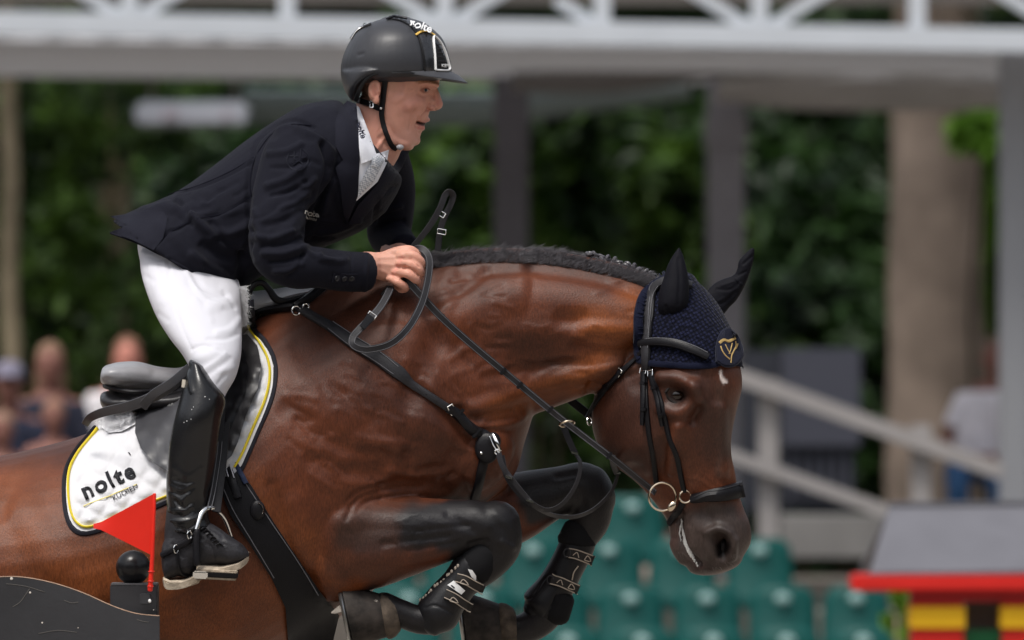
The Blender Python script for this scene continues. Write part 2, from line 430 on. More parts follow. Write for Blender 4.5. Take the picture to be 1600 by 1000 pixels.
# seats
m_seat = mat('green_seat', (.0012, .056, .050), .5, bump=.1, bscale=60, var=.08, vscale=3, spec=.2); m_bolt = mat('seat_bolt', (.22, .34, .33), .4)
def seat_meshes():
    a = MB(); w2, h2 = .178, .19; R = []
    for i in range(9):
        t = i/8; z = .30+.36*t; hw = w2*(1-.10*max(0, t-.6)/.4-(.25 if t == 1 else 0)); yo = .04*math.sin(t*2)+.05*t
        R.append([[x*hw, yo-.035*(1-x*x)+d, z] for d, xs in ((0, np.linspace(-1, 1, 8)), (.018, np.linspace(1, -1, 8))) for x in xs])
    ringloft(a, np.array(R), True, 0)
    b = MB(); R = []
    for i in range(7):
        t = i/6; R.append([[x*w2, -.34+.36*t, .27+.03*abs(x)+.02*(1-t)**2+d] for d, xs in ((0, np.linspace(-1, 1, 8)), (.018, np.linspace(1, -1, 8))) for x in xs])
    ringloft(b, np.array(R), True, 0)
    c = MB(); c.box((0, -.1, .13), (.03, .05, .135)); c.box((0, -.1, .015), (.09, .1, .012))
    d = MB(); ball(d, (0, -.004+.01, .595), (.042, .014, .03), 14, 10)
    out = []
    for mb, m, sm_ in ((a, m_seat, True), (b, m_seat, True), (c, m_bolt, False), (d, m_bolt, True)):
        me = mb.mesh('seatpart'); me.materials.append(m); 
        if sm_: me.polygons.foreach_set('use_smooth', [True]*len(me.polygons))
        out.append(me)
    return out
SM = seat_meshes(); nS = 0
layout = [[770, 887, 1003, 1118, 1233, 1352], [640, 757, 870, 985, 1102, 1221, 1340], [600, 716, 832, 951, 1068, 1186], [640, 758, 874, 990, 1108]]
for ri, ((y, py), xs) in enumerate(zip(rows, layout)):
    for xi, px in enumerate(xs):
        rn_ = ['front', 'second', 'third', 'rearmost'][ri]
        t = empty('stadium_seat', 'green plastic seat, number %s from the right in the %s row' % (['one', 'two', 'three', 'four', 'five', 'six', 'seven'][len(xs)-1-xi], rn_), 'seat', 'green stadium seats', (xw(px, y)+rx(.01), y, zw(py, y)-.655))
        t.rotation_euler = (0, 0, rx(.04))
        for nm_, me in zip(('backrest', 'seat_pan', 'bracket', 'bolt_cap'), SM):
            o = bpy.data.objects.new(nm_, me); COL.objects.link(o); o.parent = t
# ---- grandstand roof with its truss
m_roof = mat('roof_underside', (.74, .75, .78), .8, bump=.4, bscale=6, var=.12, vscale=1.2); m_white = mat('white_steel', (.46, .49, .53), .5, var=.05, vscale=3); m_dk = mat('dark_fascia', (.085, .075, .068), .8, var=.3, vscale=1.0)
gs = empty('grandstand_roof', 'long white roof truss and grey canopy spanning the top of the background', 'roof')
y0 = 34.8
def seg(name, a, b, th, yy, m, parent, thy=.05):
    pa = Vector((xw(a[0], yy), yy, zw(a[1], yy))); pb = Vector((xw(b[0], yy), yy, zw(b[1], yy))); d = pb-pa; e = MB()
    e.box((0, 0, 0), (d.length/2, thy, th*K(yy)/2), None); o = e.build(name, m, parent, False, .006)
    ang = math.atan2(d.z, d.x); o.location = (pa+pb)/2; o.rotation_euler = (0, -ang, 0); return o
tl = lambda x: 36+x*.0175
seg('bottom_chord', (-700, tl(-700)), (2300, tl(2300)), 37, y0, m_white, gs, .07); seg('top_chord', (-700, tl(-700)-165), (2300, tl(2300)-165), 34, y0, m_white, gs, .07)
for i, x in enumerate(range(-289, 2200, 246)):
    seg('truss_post', (x, tl(x)-17), (x, tl(x)-150), 27, y0, m_white, gs, .045)
    if i % 2 == 0:
        for s_ in (-1, 1): seg('truss_brace', (x+s_*16, tl(x)-14), (x+s_*232, tl(x)-150), 19, y0, m_white, gs, .03)
        e = MB(); e.box((xw(x, y0), y0-.005, zw(tl(x)-16, y0)), (.11, .012, .05)); e.build('gusset', m_white, gs, False, .005)
seg('truss_brace', (868, 0), (932, 38), 17, y0+.05, m_white, gs, .03)
# sloped corrugated deck: real ribs
e = MB(); xs = np.arange(-20, 20, .16); zr = lambda x, t: zw(tl(0), y0)-.07-x*.0085*1.2-.02*t
vs = []; fs = []
yA, yB = y0+.1, 40.8
for i, x in enumerate(xs):
    o_ = .045 if i % 2 else 0
    for x_ in (x, x+.07): vs += [(x_, yA, zr(x, 0)+o_), (x_, yB, zr(x, 1)+o_)]
for i in range(len(vs)//2-1): fs.append((2*i, 2*i+1, 2*i+3, 2*i+2))
e.add(vs, fs); rf = e.build('roof_deck', m_roof, gs, False)
n_ = m_roof.node_tree.nodes; tr = n_.new('ShaderNodeBsdfTranslucent'); tr.inputs[0].default_value = (.62, .63, .66, 1); ms = n_.new('ShaderNodeMixShader'); ms.inputs[0].default_value = .45; m_roof.node_tree.links.new(n_['Principled BSDF'].outputs[0], ms.inputs[1]); m_roof.node_tree.links.new(tr.outputs[0], ms.inputs[2]); m_roof.node_tree.links.new(ms.outputs[0], n_['Material Output'].inputs[0])
for yy in (36.2, 37.8, 39.4, 40.7):
    e = MB(); e.box((0, yy, zr(0, .5)-.06), (20, .05, .05)); o = e.build('purlin', mat('purlin_grey', (.46, .46, .47), .7) if yy == 36.2 else bpy.data.materials['purlin_grey'], gs, False, .006); o.rotation_euler = (0, .0085*1.2, 0)
e = MB(); e.box((0, y0+1.2, zw(-90, y0+1.2)), (20, .04, .36)); e.build('fascia', m_dk, gs, False)
m_pd = mat('dark_post_paint', (.085, .080, .090), .6, var=.1, vscale=2); m_pl = mat('grey_post_paint', (.19, .185, .205), .55, var=.1, vscale=2); m_p3 = mat('light_post_paint', (.24, .245, .26), .5)
def post(px, wpx, y, ptop, m, lab, cap=False):
    t = empty('roof_post', lab, 'post', 'steel posts under the grandstand roof'); e = MB(); hw = wpx*K(y)/2; zt = zw(ptop, y); zt = max(zt, zr(0, 0)-.08)
    e.box((xw(px, y), y, zt/2), (hw, hw, zt/2)); e.build('shaft', m, t, False, .012)
    e = MB(); e.box((xw(px, y), y, .02), (hw*1.8, hw*1.8, .02)); e.build('base_plate', m, t, False, .004)
    if cap: e = MB(); e.box((xw(px, y), y, zw(205, y)), (hw*1.15, hw*1.15, .10)); e.build('collar', m, t, False, .01)
post(799, 56, 40, 150, m_pd, 'dark grey roof post just right of the rider\'s hands'); post(1134, 58, 40, 150, m_pl, 'mid grey roof post behind the horse\'s ears', True); post(1585, 48, 35.6, 90, m_p3, 'pale grey roof post at the right edge of the photo', False)
# hanging canvas blinds behind the posts
def awning(name, prof_top, prof_bot, y, dy, m, lab):
    e = MB(); a = cr2(prof_top, 6); b = cr2(prof_bot, 6); n_ = min(len(a), len(b)); R = []
    vs = []; 
    for i in range(n_):
        for t in (0, .33, .66, 1): 
            p = a[i]*(1-t)+b[i]*t; q = P(p[0], p[1], y); vs.append((q.x, y+dy*t+.05*math.sin(i*.8), q.z-.03*math.sin(math.pi*t)))
    fs = [(i*4+j, i*4+j+1, i*4+j+5, i*4+j+4) for i in range(n_-1) for j in range(3)]; e.add(vs, fs); me = e.mesh()
    o = link(name, me, m); md = o.modifiers.new('s', 'SOLIDIFY'); md.thickness = .012
    return tag(o, lab, 'awning')
m_can = mat('canvas_grey', (.36, .355, .36), .8, var=.1, vscale=1.5); m_teal = mat('teal_grey_canvas', (.20, .25, .27), .8, var=.1, vscale=1.5)
awning('awning', [(380, 140), (600, 142), (800, 142), (960, 138), (1080, 128)], [(380, 190), (600, 192), (780, 190), (930, 168), (1080, 148)], 45, .6, m_teal, 'teal grey canvas strip hanging behind the rider\'s head and the dark post')
awning('awning', [(1120, 124), (1250, 112), (1400, 108), (1500, 116), (1580, 124)], [(1120, 154), (1250, 166), (1400, 168), (1500, 166), (1580, 162)], 39.3, .5, m_can, 'sagging pale grey canvas beside the right-hand posts')
awning('awning', [(800, 112), (900, 108), (1000, 102), (1130, 96), (1260, 92)], [(800, 138), (900, 142), (1000, 136), (1130, 112), (1260, 98)], 39, .4, mat('dark_canvas', (.16, .155, .16), .8), 'dark grey canvas sagging between the two middle posts')
s_ = empty('light_box', 'white blurred sign box under the roof left of the rider', 'sign')
wbox('casing', 210, 388, 158, 197, 43, 43.3, mat('white_panel', (.30, .32, .35), .5), s_, .03); wbox('face_panel', 216, 382, 164, 191, 42.97, 42.998, mat('white_panel_face', (.34, .35, .39), .5), s_, 0)
for x in (255, 268, 350): wbox('red_mark', x, x+8, 170, 186, 42.95, 42.968, mat('faded_red', (.33, .28, .31), .6), s_, 0)
for x in (235, 365):
    wbox('hanger', x, x+4, 100, 158, 43.1, 43.14, m_dk, s_, 0)
# ---- unseen tree screen behind and beside the camera, added to cut low fill
def belt(name, x0, y0_, x1, y1, h_):
    e = MB(); n1, n2 = 70, 12; vs = []
    for j in range(n2+1):
        for i in range(n1+1):
            t = i/n1; vs.append((x0+(x1-x0)*t+rx(.7), y0_+(y1-y0_)*t+rx(.7), h_*j/n2+(rx(1.2) if j else -.2)))
    e.add(vs, [(j*(n1+1)+i, j*(n1+1)+i+1, (j+1)*(n1+1)+i+1, (j+1)*(n1+1)+i) for j in range(n2) for i in range(n1)])
    return tag(link(name, e.mesh(), bpy.data.materials['dark_tree_screen']), kind='stuff', label='unseen dark tree screen added to cut the low light')
mat('dark_tree_screen', (.014, .026, .010), .95, var=.5, vscale=1)
belt('tree_light_screen', -40, -26, 40, -26, 11); belt('tree_light_screen', -40, -26, -32, 60, 13); belt('tree_light_screen', 40, -26, 32, 60, 13)
# ---- trees
m_bark = mat('beech_bark', (.185, .145, .118), .9, bump=1, bscale=8, var=.45, vscale=2.2, anis=(1, 1, .35)); m_bark2 = mat('pale_bark', (.20, .165, .11), .9, bump=1, bscale=10, var=.3, vscale=3)
def leaf_mat(name, c1, c2):
    m = mat(name, c1, .5, spec=.35); n = m.node_tree.nodes; l = m.node_tree.links; tc = n.new('ShaderNodeTexCoord'); no = n.new('ShaderNodeTexNoise'); no.inputs['Scale'].default_value = 1.6; no.inputs['Detail'].default_value = 6; no.inputs['Roughness'].default_value = .7
    l.new(tc.outputs['Object'], no.inputs['Vector']); cr = n.new('ShaderNodeMapRange'); cr.inputs[1].default_value = .42; cr.inputs[2].default_value = .66; l.new(no.outputs[0], cr.inputs[0])
    mx = n.new('ShaderNodeMix'); mx.data_type = 'RGBA'; mx.inputs[6].default_value = (*c1, 1); mx.inputs[7].default_value = (*c2, 1); l.new(cr.outputs[0], mx.inputs[0]); l.new(mx.outputs[2], n['Principled BSDF'].inputs['Base Color'])  # lit clumps and near-black gaps are mixed into the leaf colour
    tr = n.new('ShaderNodeBsdfTranslucent'); l.new(mx.outputs[2], tr.inputs[0]); ms = n.new('ShaderNodeMixShader'); ms.inputs[0].default_value = .35
    l.new(n['Principled BSDF'].outputs[0], ms.inputs[1]); l.new(tr.outputs[0], ms.inputs[2]); l.new(ms.outputs[0], n['Material Output'].inputs[0]); return m
L1 = leaf_mat('leaf_green', (.007, .022, .005), (.105, .20, .024)); L2 = leaf_mat('leaf_dark', (.005, .015, .005), (.036, .088, .015)); L3 = leaf_mat('leaf_bright', (.09, .20, .02), (.16, .30, .03))
def leaves(name, blobs, n_, size, m, parent=None, **t):
    """blobs: (centre, radii) ; leaf quads in clumps over the shells of the blobs"""
    tot = sum(b[1][0]*b[1][2] for b in blobs); V = []; 
    for c, r in blobs:
        k_ = int(n_*r[0]*r[2]/tot); nc = max(4, k_//26)
        d = np.random.normal(size=(nc, 3)); d /= np.linalg.norm(d, axis=1)[:, None]; cc = np.array(c)+d*np.array(r)*np.random.uniform(.55, 1.05, (nc, 1))
        idx = np.random.randint(0, nc, k_); p = cc[idx]+np.random.normal(size=(k_, 3))*np.array(r)*.11
        nn = np.random.normal(size=(k_, 3))*.7+d[idx]*.5+np.array([0, 0, .7]); nn /= np.linalg.norm(nn, axis=1)[:, None]; a = np.cross(nn, np.random.normal(size=(k_, 3))); a /= np.linalg.norm(a, axis=1)[:, None]; b = np.cross(nn, a)
        s = size*np.random.uniform(.6, 1.3, (k_, 1)); V.append(np.stack([p-a*s, p-b*s*.45+nn*s*.1, p+a*s, p+b*s*.45+nn*s*.1], 1))
    V = np.concatenate(V); me = bpy.data.meshes.new(name); k_ = len(V); me.from_pydata(V.reshape(-1, 3).tolist(), [], [(4*i, 4*i+1, 4*i+2, 4*i+3) for i in range(k_)])
    o = link(name, me, m, parent, False); return tag(o, **t) if t else o
def trunk(name, pts, m, parent, n_=18):
    e = MB(); wtube(e, pts, 5, n_, 0, True); me = e.mesh(); c = getco(me); c[:, 0] += np.sin(c[:, 2]*5.1+c[:, 1]*9)*.012; setco(me, c); return link(name, me, m, parent)
def tree(lab, px, wpx, y, lean, crown, nl, size, lm, bm_, group='trees behind the grandstand'):
    t = empty('tree', lab, 'tree', group); r = wpx*K(y)/2; x = xw(px, y)
    trunk('trunk', [[x-lean*.2, y, -.1, r*1.5, r*1.5], [x, y, .7, r*1.12, r*1.12], [x+lean*.3, y, 2.5, r, r], [x+lean*.6, y, 4.5, r*.9, r*.9], [x+lean, y, 7, r*.7, r*.7], [x+lean, y+.2, 9.5, r*.35, r*.35]], bm_, t)
    for i in range(4):
        a = random.uniform(0, 6.28); z = random.uniform(4.6, 6.5); q = random.uniform(1.2, 2); trunk('limb', [[x+lean*.6, y, z, r*.45, r*.45], [x+lean+math.cos(a)*q*.5, y+math.sin(a)*q*.5, z+.8, r*.3, r*.3], [x+lean+math.cos(a)*q, y+math.sin(a)*q, z+2, r*.12, r*.12]], bm_, t, 8)
    leaves('crown', crown, nl, size, lm, t); return t
def bl(px, py, y, rx_, rz_, ry=None): return ((xw(px, y), y, zw(py, y)), (rx_, ry or rx_, rz_))
tree('massive old beech with thick pale trunk right of the horse\'s head', 1462, 150, 43.5, .0, [bl(1400, -250, 43.5, 2.6, 1.2), bl(1700, -200, 43.5, 2, 1)], 5000, .08, L1, m_bark)
tree('slender pale tree trunk at the left edge above the spectators', 21, 30, 43.5, -.05, [bl(20, -150, 43.5, 1.5, .9), bl(-80, 300, 45, .5, .8)], 4000, .07, L1, m_bark2)
tree('dim leaning trunk half hidden by leaves left of the rider', 160, 48, 46, .2, [bl(150, 170, 45.5, .8, .5), bl(240, 520, 45, .7, .7), bl(90, 430, 45, .45, .7)], 5000, .07, L1, m_bark2)
random.seed(11); np.random.seed(11)
m_stem = mat('dark_stem', (.03, .024, .016), .9)
bsh = [('leafy bush filling the space under the roof far left', [bl(60, 260, 49, .7, .6), bl(110, 420, 48, .8, .8), bl(60, 520, 47, .9, .6)], 9000, L1),
       ('green bush behind the rider\'s jacket tail', [bl(250, 330, 49, .9, .7), bl(330, 520, 48, .9, .8), bl(220, 600, 47, .8, .5)], 9000, L2),
       ('dark tree foliage behind the rider\'s back', [bl(420, 240, 52, 1.1, .6), bl(520, 350, 51, 1, .7), bl(480, 500, 50, 1, .8)], 8000, L2),
       ('leafy shrub seen between the rider and the dark post', [bl(700, 240, 51, .7, .6), bl(720, 340, 49, .6, .6), bl(640, 330, 50, .6, .6)], 7000, L1),
       ('bright leafy branches just right of the dark post', [bl(868, 220, 46, .30, .35), bl(880, 330, 46, .35, .4), bl(1010, 300, 47, .40, .45), bl(960, 440, 48, .5, .4)], 5200, L1),
       ('dark green tree foliage between the grey post and the big trunk', [bl(1250, 260, 50, .8, .7), bl(1220, 400, 49, .7, .7), bl(1310, 440, 49, .7, .7), bl(1240, 520, 48, .8, .5)], 9000, L2),
       ('mid green bush behind the horse\'s ears', [bl(1060, 420, 49, .7, .6), bl(1180, 560, 48, .6, .5), bl(900, 600, 48, .8, .7), bl(860, 690, 47, .6, .5)], 7000, L1),
       ('low green bush under the handrail', [bl(1370, 660, 45, .35, .5), bl(1350, 740, 45, .4, .4), bl(1480, 700, 46, .6, .5)], 5000, L2),
       ('bright yellow-green leaves between the big trunk and the right post', [bl(1532, 215, 42, .16, .12), bl(1546, 300, 44.5, .16, .35), bl(1556, 420, 45, .18, .5)], 2200, L3)]
for lab, bb, n_, m in bsh:
    t = empty('bush' , lab, 'bush', 'bushes behind the grandstand'); leaves('foliage', bb, n_, .11, m, t)
    for c, r in bb: trunk('stem', [[c[0]+rx(.1), c[1]+.4, 0, .025, .025], [c[0]+rx(.2), c[1]+.3, c[2]*.6, .02, .02], [c[0], c[1], c[2], .01, .01]], m_stem, t, 7)
# far wood
bb = [((x+rx(.6), 60+rx(1.5), z+rx(.5)), (2.0, 1.4, 1.6)) for x in np.arange(-26, 27, 2.4) for z in np.arange(.8, 15, 2.1)]
leaves('far_wood', bb, 60000, .17, L2, None, kind='stuff', label='dark dense wood far behind the trees')
e = MB(); vs = []; nx, nz = 90, 30
for j in range(nz+1):
    for i in range(nx+1): vs.append((-30+60*i/nx, 62.5+rx(.5), 16*j/nz+rx(.1)))
e.add(vs, [(j*(nx+1)+i, j*(nx+1)+i+1, (j+1)*(nx+1)+i+1, (j+1)*(nx+1)+i) for j in range(nz) for i in range(nx)])
tag(link('wood_backing', e.mesh(), bpy.data.materials['dark_tree_screen']), kind='structure')  # dark sheet added behind the wood to close off the sky
# ---- handrail, dark cabinet, obstacle on the right
m_rail = mat('grey_white_rail', (.26, .245, .24), .6, var=.06, vscale=4)
h = empty('handrail', 'pale grey wooden handrail sloping down to the right', 'railing')
for x, a, b in ((1201, 592, 862), (1440, 664, 800)): wbox('rail_post', x-16, x+16, a, b+60, 32.5, 32.6, m_rail, h, .008)
seg('top_rail', (1120, 576), (1566, 738), 26, 32.44, m_rail, h, .04); seg('lower_rail', (1120, 704), (1420, 812), 21, 32.44, m_rail, h, .03)
cb = empty('equipment_cabinet', 'dark grey slatted cabinet behind the handrail', 'cabinet')
m_cab = mat('cabinet_dark', (.022, .024, .032), .6); m_cab2 = mat('cabinet_panel', (.045, .047, .062), .55)
wbox('side_case', 1160, 1222, 548, 800, 35, 35.7, m_cab, cb, .01); wbox('case', 1222, 1346, 545, 700, 34.9, 35.6, m_cab2, cb, .015); wbox('lower_case', 1224, 1336, 700, 800, 35, 35.6, m_cab, cb, .01)
for i in range(6): wbox('slat', 1232+i*18, 1241+i*18, 640, 780, 34.95, 35.0, m_cab2, cb, .003)
ob = empty('spare_obstacle', 'jump wall with grey sloping roof on red and yellow pillars', 'jump obstacle')
m_or = mat('obstacle_roof', (.115, .115, .13), .55, var=.1, vscale=6, bump=.2, bscale=40); m_red = mat('red_paint', (.50, .018, .014), .35, var=.08, vscale=8); m_ylw = mat('yellow_paint', (.62, .36, .01), .4); m_grn = mat('green_paint', (.01, .11, .04), .4)
oy = 16.0
a = [P(1358, 896, oy), P(1860, 890, oy), P(1820, 784, oy), P(1390, 787, oy)]; a[2].y += .5; a[3].y += .5
kk = (D+oy+.5)/(D+oy)
for i in (2, 3): a[i] = Vector((a[i].x*kk, oy+.5, ZC+(a[i].z-ZC)*kk))
e = MB(); nrm = (a[1]-a[0]).cross(a[3]-a[0]).normalized(); e.add(a+[v-nrm*.03 for v in a], [(0, 1, 2, 3), (7, 6, 5, 4), (0, 4, 5, 1), (1, 5, 6, 2), (2, 6, 7, 3), (3, 7, 4, 0)]); e.build('sloping_roof', m_or, ob, False, .006)
e = MB(); b_ = [Vector((v.x, 2*(oy+.5)-v.y, v.z)) for v in a]; e.add(b_+[v+Vector((0, 0, -.03)) for v in b_], [(0, 1, 2, 3), (7, 6, 5, 4), (0, 4, 5, 1), (1, 5, 6, 2), (2, 6, 7, 3), (3, 7, 4, 0)]); e.build('rear_roof', m_or, ob, False, .006)
seg('ridge_cap', (1386, 788), (1824, 784), 7, oy+.5, m_or, ob, .03)
wbox('red_beam', 1331, 1870, 899, 924, oy-.06, oy+.3, m_red, ob, .01); wbox('under_beam', 1424, 1840, 924, 940, oy, oy+.25, mat('dark_red_paint', (.30, .012, .012), .4), ob, .005)
for x0, x1 in ((1421, 1509), (1563, 1640), (1700, 1780)):
    wbox('pillar', x0+3, x1-3, 938, 1400, oy+.02, oy+.3, m_red, ob, .006); wbox('yellow_band', x0, x1, 948, 982, oy, oy+.32, m_ylw, ob, .004)
    wbox('yellow_band', x0, x1, 1040, 1074, oy, oy+.32, m_ylw, ob, .004)
wbox('green_panel', 1470, 1800, 984, 1400, oy+.08, oy+.12, m_grn, ob, .003); wbox('grey_panel', 1509, 1563, 925, 984, oy+.22, oy+.26, mat('grey_paint', (.2, .19, .18), .7), ob, 0)
t = empty('potted_plant', 'small yellow-green shrub beside the red and yellow pillar', 'plant'); leaves('foliage', [bl(1405, 965, 20, .05, .14)], 500, .03, L3, t); trunk('stem', [[xw(1405, 20), 20, 0, .01, .01], [xw(1405, 20), 20, zw(960, 20), .008, .008]], m_bark2, t, 6)
# ---- spectators
def spectator(lab, px, py, y, hair, top, legs, skin=(.17, .075, .058), cap=None, face=-1, scale=1.0, seated=True, lean=0, bare=True):
    """px,py: centre of the head in the photo"""
    t = empty('person', lab, 'person'); k = K(y)/S; c = P(px, py, y); z0 = c.z-1.55*scale+.0; 
    m_s = mat('spectator_skin', skin, .6); m_t = mat('shirt', top, .85, var=.15, vscale=10); m_l = mat('trousers', legs, .85); m_h = mat('spectator_hair', hair, .7)
    sc = scale; X = lambda dx, dy, dz: [c.x+dx*sc, y+dy*sc, c.z+dz*sc]
    e = MB(); ball(e, X(0, 0, 0), (.073*sc, .09*sc, .11*sc)); ball(e, X(0, -.05, -.07), (.045*sc, .04*sc, .04*sc)); ball(e, X(0, -.095, -.01), (.012*sc, .02*sc, .022*sc))
    ball(e, X(-.075, 0, -.01), (.012*sc, .02*sc, .03*sc)); ball(e, X(.075, 0, -.01), (.012*sc, .02*sc, .03*sc))
    wtube(e, [X(0, .01, -.07)+[.052*sc]*2, X(0, .02, -.2)+[.055*sc]*2], 2, 14, .3); wtube(e, [X(lean*.3, .02, -.2)+[.12*sc, .08*sc], X(lean, .04, -.42)+[.13*sc, .09*sc], X(lean*1.5, .06, -.66)+[.13*sc, .10*sc]], 4, 18, .8, up=(0, 1, 0))
    for s_ in (-1, 1):
        wtube(e, [X(s_*.15+lean*.4, .02, -.22)+[.045*sc]*2, X(s_*.21+lean, .0, -.48)+[.038*sc]*2, X(s_*.12+lean, -.2, -.62)+[.03*sc]*2, X(s_*.05+lean, -.3, -.58)+[.026*sc]*2], 4, 12, .8)
        ball(e, X(s_*.04+lean, -.33, -.57), (.035*sc, .045*sc, .03*sc)); 
        for q in range(4): wtube(e, [X(s_*(.02+q*.018)+lean, -.35, -.565)+[.008*sc]*2, X(s_*(.02+q*.018)+lean, -.39, -.59)+[.007*sc]*2], 2, 6, .8)
        wtube(e, [X(s_*.09+lean*1.5, .05, -.66)+[.075*sc]*2, X(s_*.12+lean*1.5, -.38, -.68)+[.06*sc]*2, X(s_*.12+lean*1.5, -.40, -1.08)+[.04*sc]*2, X(s_*.12+lean*1.5, -.48, -1.12)+[.04*sc]*2], 4, 12, .8)
    me = fuse(e, .014, 3); link('body', me, m_s, t)
    e = MB(); wtube(e, [X(lean*.2, .02, -.185)+[.075*sc, .07*sc], X(lean*.3, .02, -.24)+[.175*sc, .10*sc], X(lean, .04, -.42)+[.165*sc, .115*sc], X(lean*1.5, .06, -.68)+[.16*sc, .13*sc]], 4, 20, .1)
    for s_ in (-1, 1): wtube(e, [X(s_*.14+lean*.4, .02, -.22)+[.062*sc]*2, X(s_*.20+lean*.8, .005, -.40)+[.055*sc]*2]+([] if bare else [X(s_*.21+lean, .0, -.48)+[.052*sc]*2, X(s_*.12+lean, -.2, -.62)+[.042*sc]*2]), 3, 14, .1)
    link('shirt', fuse(e, .014, 3), m_t, t)
    e = MB()
    for s_ in (-1, 1): wtube(e, [X(s_*.09+lean*1.5, .05, -.68)+[.095*sc]*2, X(s_*.12+lean*1.5, -.38, -.69)+[.075*sc]*2, X(s_*.12+lean*1.5, -.40, -1.05)+[.055*sc]*2], 4, 14, .3)
    link('trousers', fuse(e, .014, 3), m_l, t)
    e = MB(); ball(e, X(0, .025, .03), (.083*sc, .09*sc, .105*sc)); 
    if cap is None and scale > .9 and hair[0] > .15: ball(e, X(-.06, .03, -.08), (.03*sc, .05*sc, .12*sc)); ball(e, X(.06, .03, -.08), (.03*sc, .05*sc, .12*sc))
    link('hair', fuse(e, .012, 3), m_h, t)
    if cap:
        e = MB(); ball(e, X(0, .01, .06), (.09*sc, .1*sc, .075*sc)); ball(e, X(0, -.10, .045), (.065*sc, .07*sc, .010*sc)); link('cap', fuse(e, .01, 3), mat('cap_cloth', cap, .8), t)
    return t
spectator('spectator in grey cap and dark navy top at the far left edge', 14, 600, 33.5, (.05, .04, .03), (.02, .024, .045), (.03, .04, .07), cap=(.16, .15, .20))
spectator('fair-haired spectator in dark navy jacket near the left edge', 78, 570, 34.2, (.20, .12, .08), (.018, .02, .035), (.03, .03, .04), bare=False)
spectator('child in front of the fair-haired spectator, bare-armed in a pink-beige top', 84, 652, 33.0, (.22, .12, .08), (.24, .12, .10), (.05, .06, .1), scale=.8)
spectator('small child with light hair at the bottom of the spectators\' left edge', 4, 672, 32.6, (.2, .13, .09), (.26, .16, .13), (.05, .06, .1), scale=.8)
spectator('spectator in a white shirt whose head shows just above the saddle', 199, 560, 35, (.18, .09, .06), (.60, .58, .60), (.05, .05, .07), skin=(.42, .17, .13), lean=-.08)
spectator('spectator in white T-shirt and blue jeans beside the right roof post', 1556, 560, 36.5, (.12, .08, .06), (.62, .60, .65), (.02, .06, .14), lean=-.08)
spectator('seated spectator with light brown hair behind the horse\'s chin', 986, 826, 34.2, (.28, .18, .12), (.35, .26, .22), (.02, .02, .03))
spectator('seated spectator in black clothes behind the horse\'s chin strap', 1026, 790, 34.9, (.02, .016, .014), (.012, .012, .015), (.012, .012, .015), skin=(.2, .1, .08), bare=False)
# ---- black jump wing, post with ball finial, red flag
wg = empty('jump_wing', 'black wooden jump wing with curved scratched top in the lower left corner', 'jump wing')
m_wing = mat('scuffed_black_board', (.030, .030, .033), .5, bump=.3, bscale=60, var=.3, vscale=5); m_edge = mat('bare_wood_edge', (.30, .2, .14), .8, var=.4, vscale=30)
wy = -.62
tp = cr2([(-420, 1080), (-320, 1010), (-200, 940), (-90, 908), (0, 902), (40, 903), (85, 912), (130, 927), (175, 947), (212, 959), (249, 963)], 4)
zb = [tuple(p) for p in tp]+[(249, 2500), (-420, 2500)]
e = MB(); e.prism(zb, wy-.012, wy+.012); o = e.build('board', m_wing, wg, False)
c = getco(o.data); c[:, 2] = np.maximum(c[:, 2], .03); setco(o.data, c)
e = MB(); wtube(e, [[*P(x, y-.6, wy), .0012, .0125] for x, y in tp], 1, 8, 0, True, 0); e.build('worn_edge', m_edge, wg, True)
m_scr = mat('scratch', (.09, .085, .08), .7)
for a, b, c_ in (((20, 948), (32, 940), (46, 920)), ((214, 968), (224, 971), (232, 972)), ((60, 990), (90, 985), (120, 988)), ((10, 912), (40, 916), (70, 925)), ((100, 938), (112, 942), (122, 941))):
    e = MB(); wtube(e, [[*P(x, y, wy-.0125), .0009, .0004] for x, y in (a, b, c_)], 4, 5, .5); e.build('scratch', m_scr, wg, True)
for x, y, r_ in ((47, 926, .0022), (66, 973, .0018), (122, 981, .001), (18, 904, .003), (240, 953, .001)):
    e = MB(); ball(e, P(x, y, wy-.0125), (r_, .0006, r_), 8, 5); e.build('paint_chip', mat('chip', (.6, .55, .5), .7) if 'chip' not in bpy.data.materials else bpy.data.materials['chip'], wg, True)
pt = empty('wing_post', 'square black post with round black ball on top behind the jump wing', 'post')
wx = (P(172, 0, wy+.03).x+P(246, 0, wy+.03).x)/2; hw = (P(246, 0, wy+.03).x-P(172, 0, wy+.03).x)/2; ztp = P(0, 914, wy+.03).z
e = MB(); e.box((wx, wy+.03+hw, ztp/2+.0), (hw, hw, ztp/2)); e.build('post', m_wing, pt, False, .002)
m_top = mat('lighter_top', (.085, .085, .09), .6)  # post top in a lighter grey than its sides
e = MB(); e.box((wx, wy+.03+hw, ztp+.001), (hw*.98, hw*.98, .002)); e.build('top_plate', m_top, pt, False, .001)
e = MB(); ball(e, (P(208, 0, wy+.08).x, wy+.03+hw, ztp+.034), .035, 32, 20); e.build('ball_finial', mat('gloss_black', (.008, .008, .009), .28, bump=.2, bscale=80), pt, True)
e = MB(); e.box(P(228, 936, wy-.0), (.012, .012, .011)); e.build('flag_clip', m_wing, pt, False, .002)
e = MB(); ball(e, P(234, 939, wy-.014), (.0032, .002, .004), 8, 6); e.build('clip_screw', mat('clip_white', (.7, .7, .7), .4), pt, True)
fg = empty('flag', 'red triangular plastic flag clipped to the black post', 'flag')
m_flag = mat('red_plastic', (.62, .022, .012), .38, bump=.15, bscale=60, var=.06, vscale=20)
fy_ = wy-.016
e = MB(); R = []
poly = cr2([(243, 770), (243, 800), (241, 835), (238, 868)], 4); far = cr2([(240, 771), (190, 798), (146, 820), (148, 827)], 4)
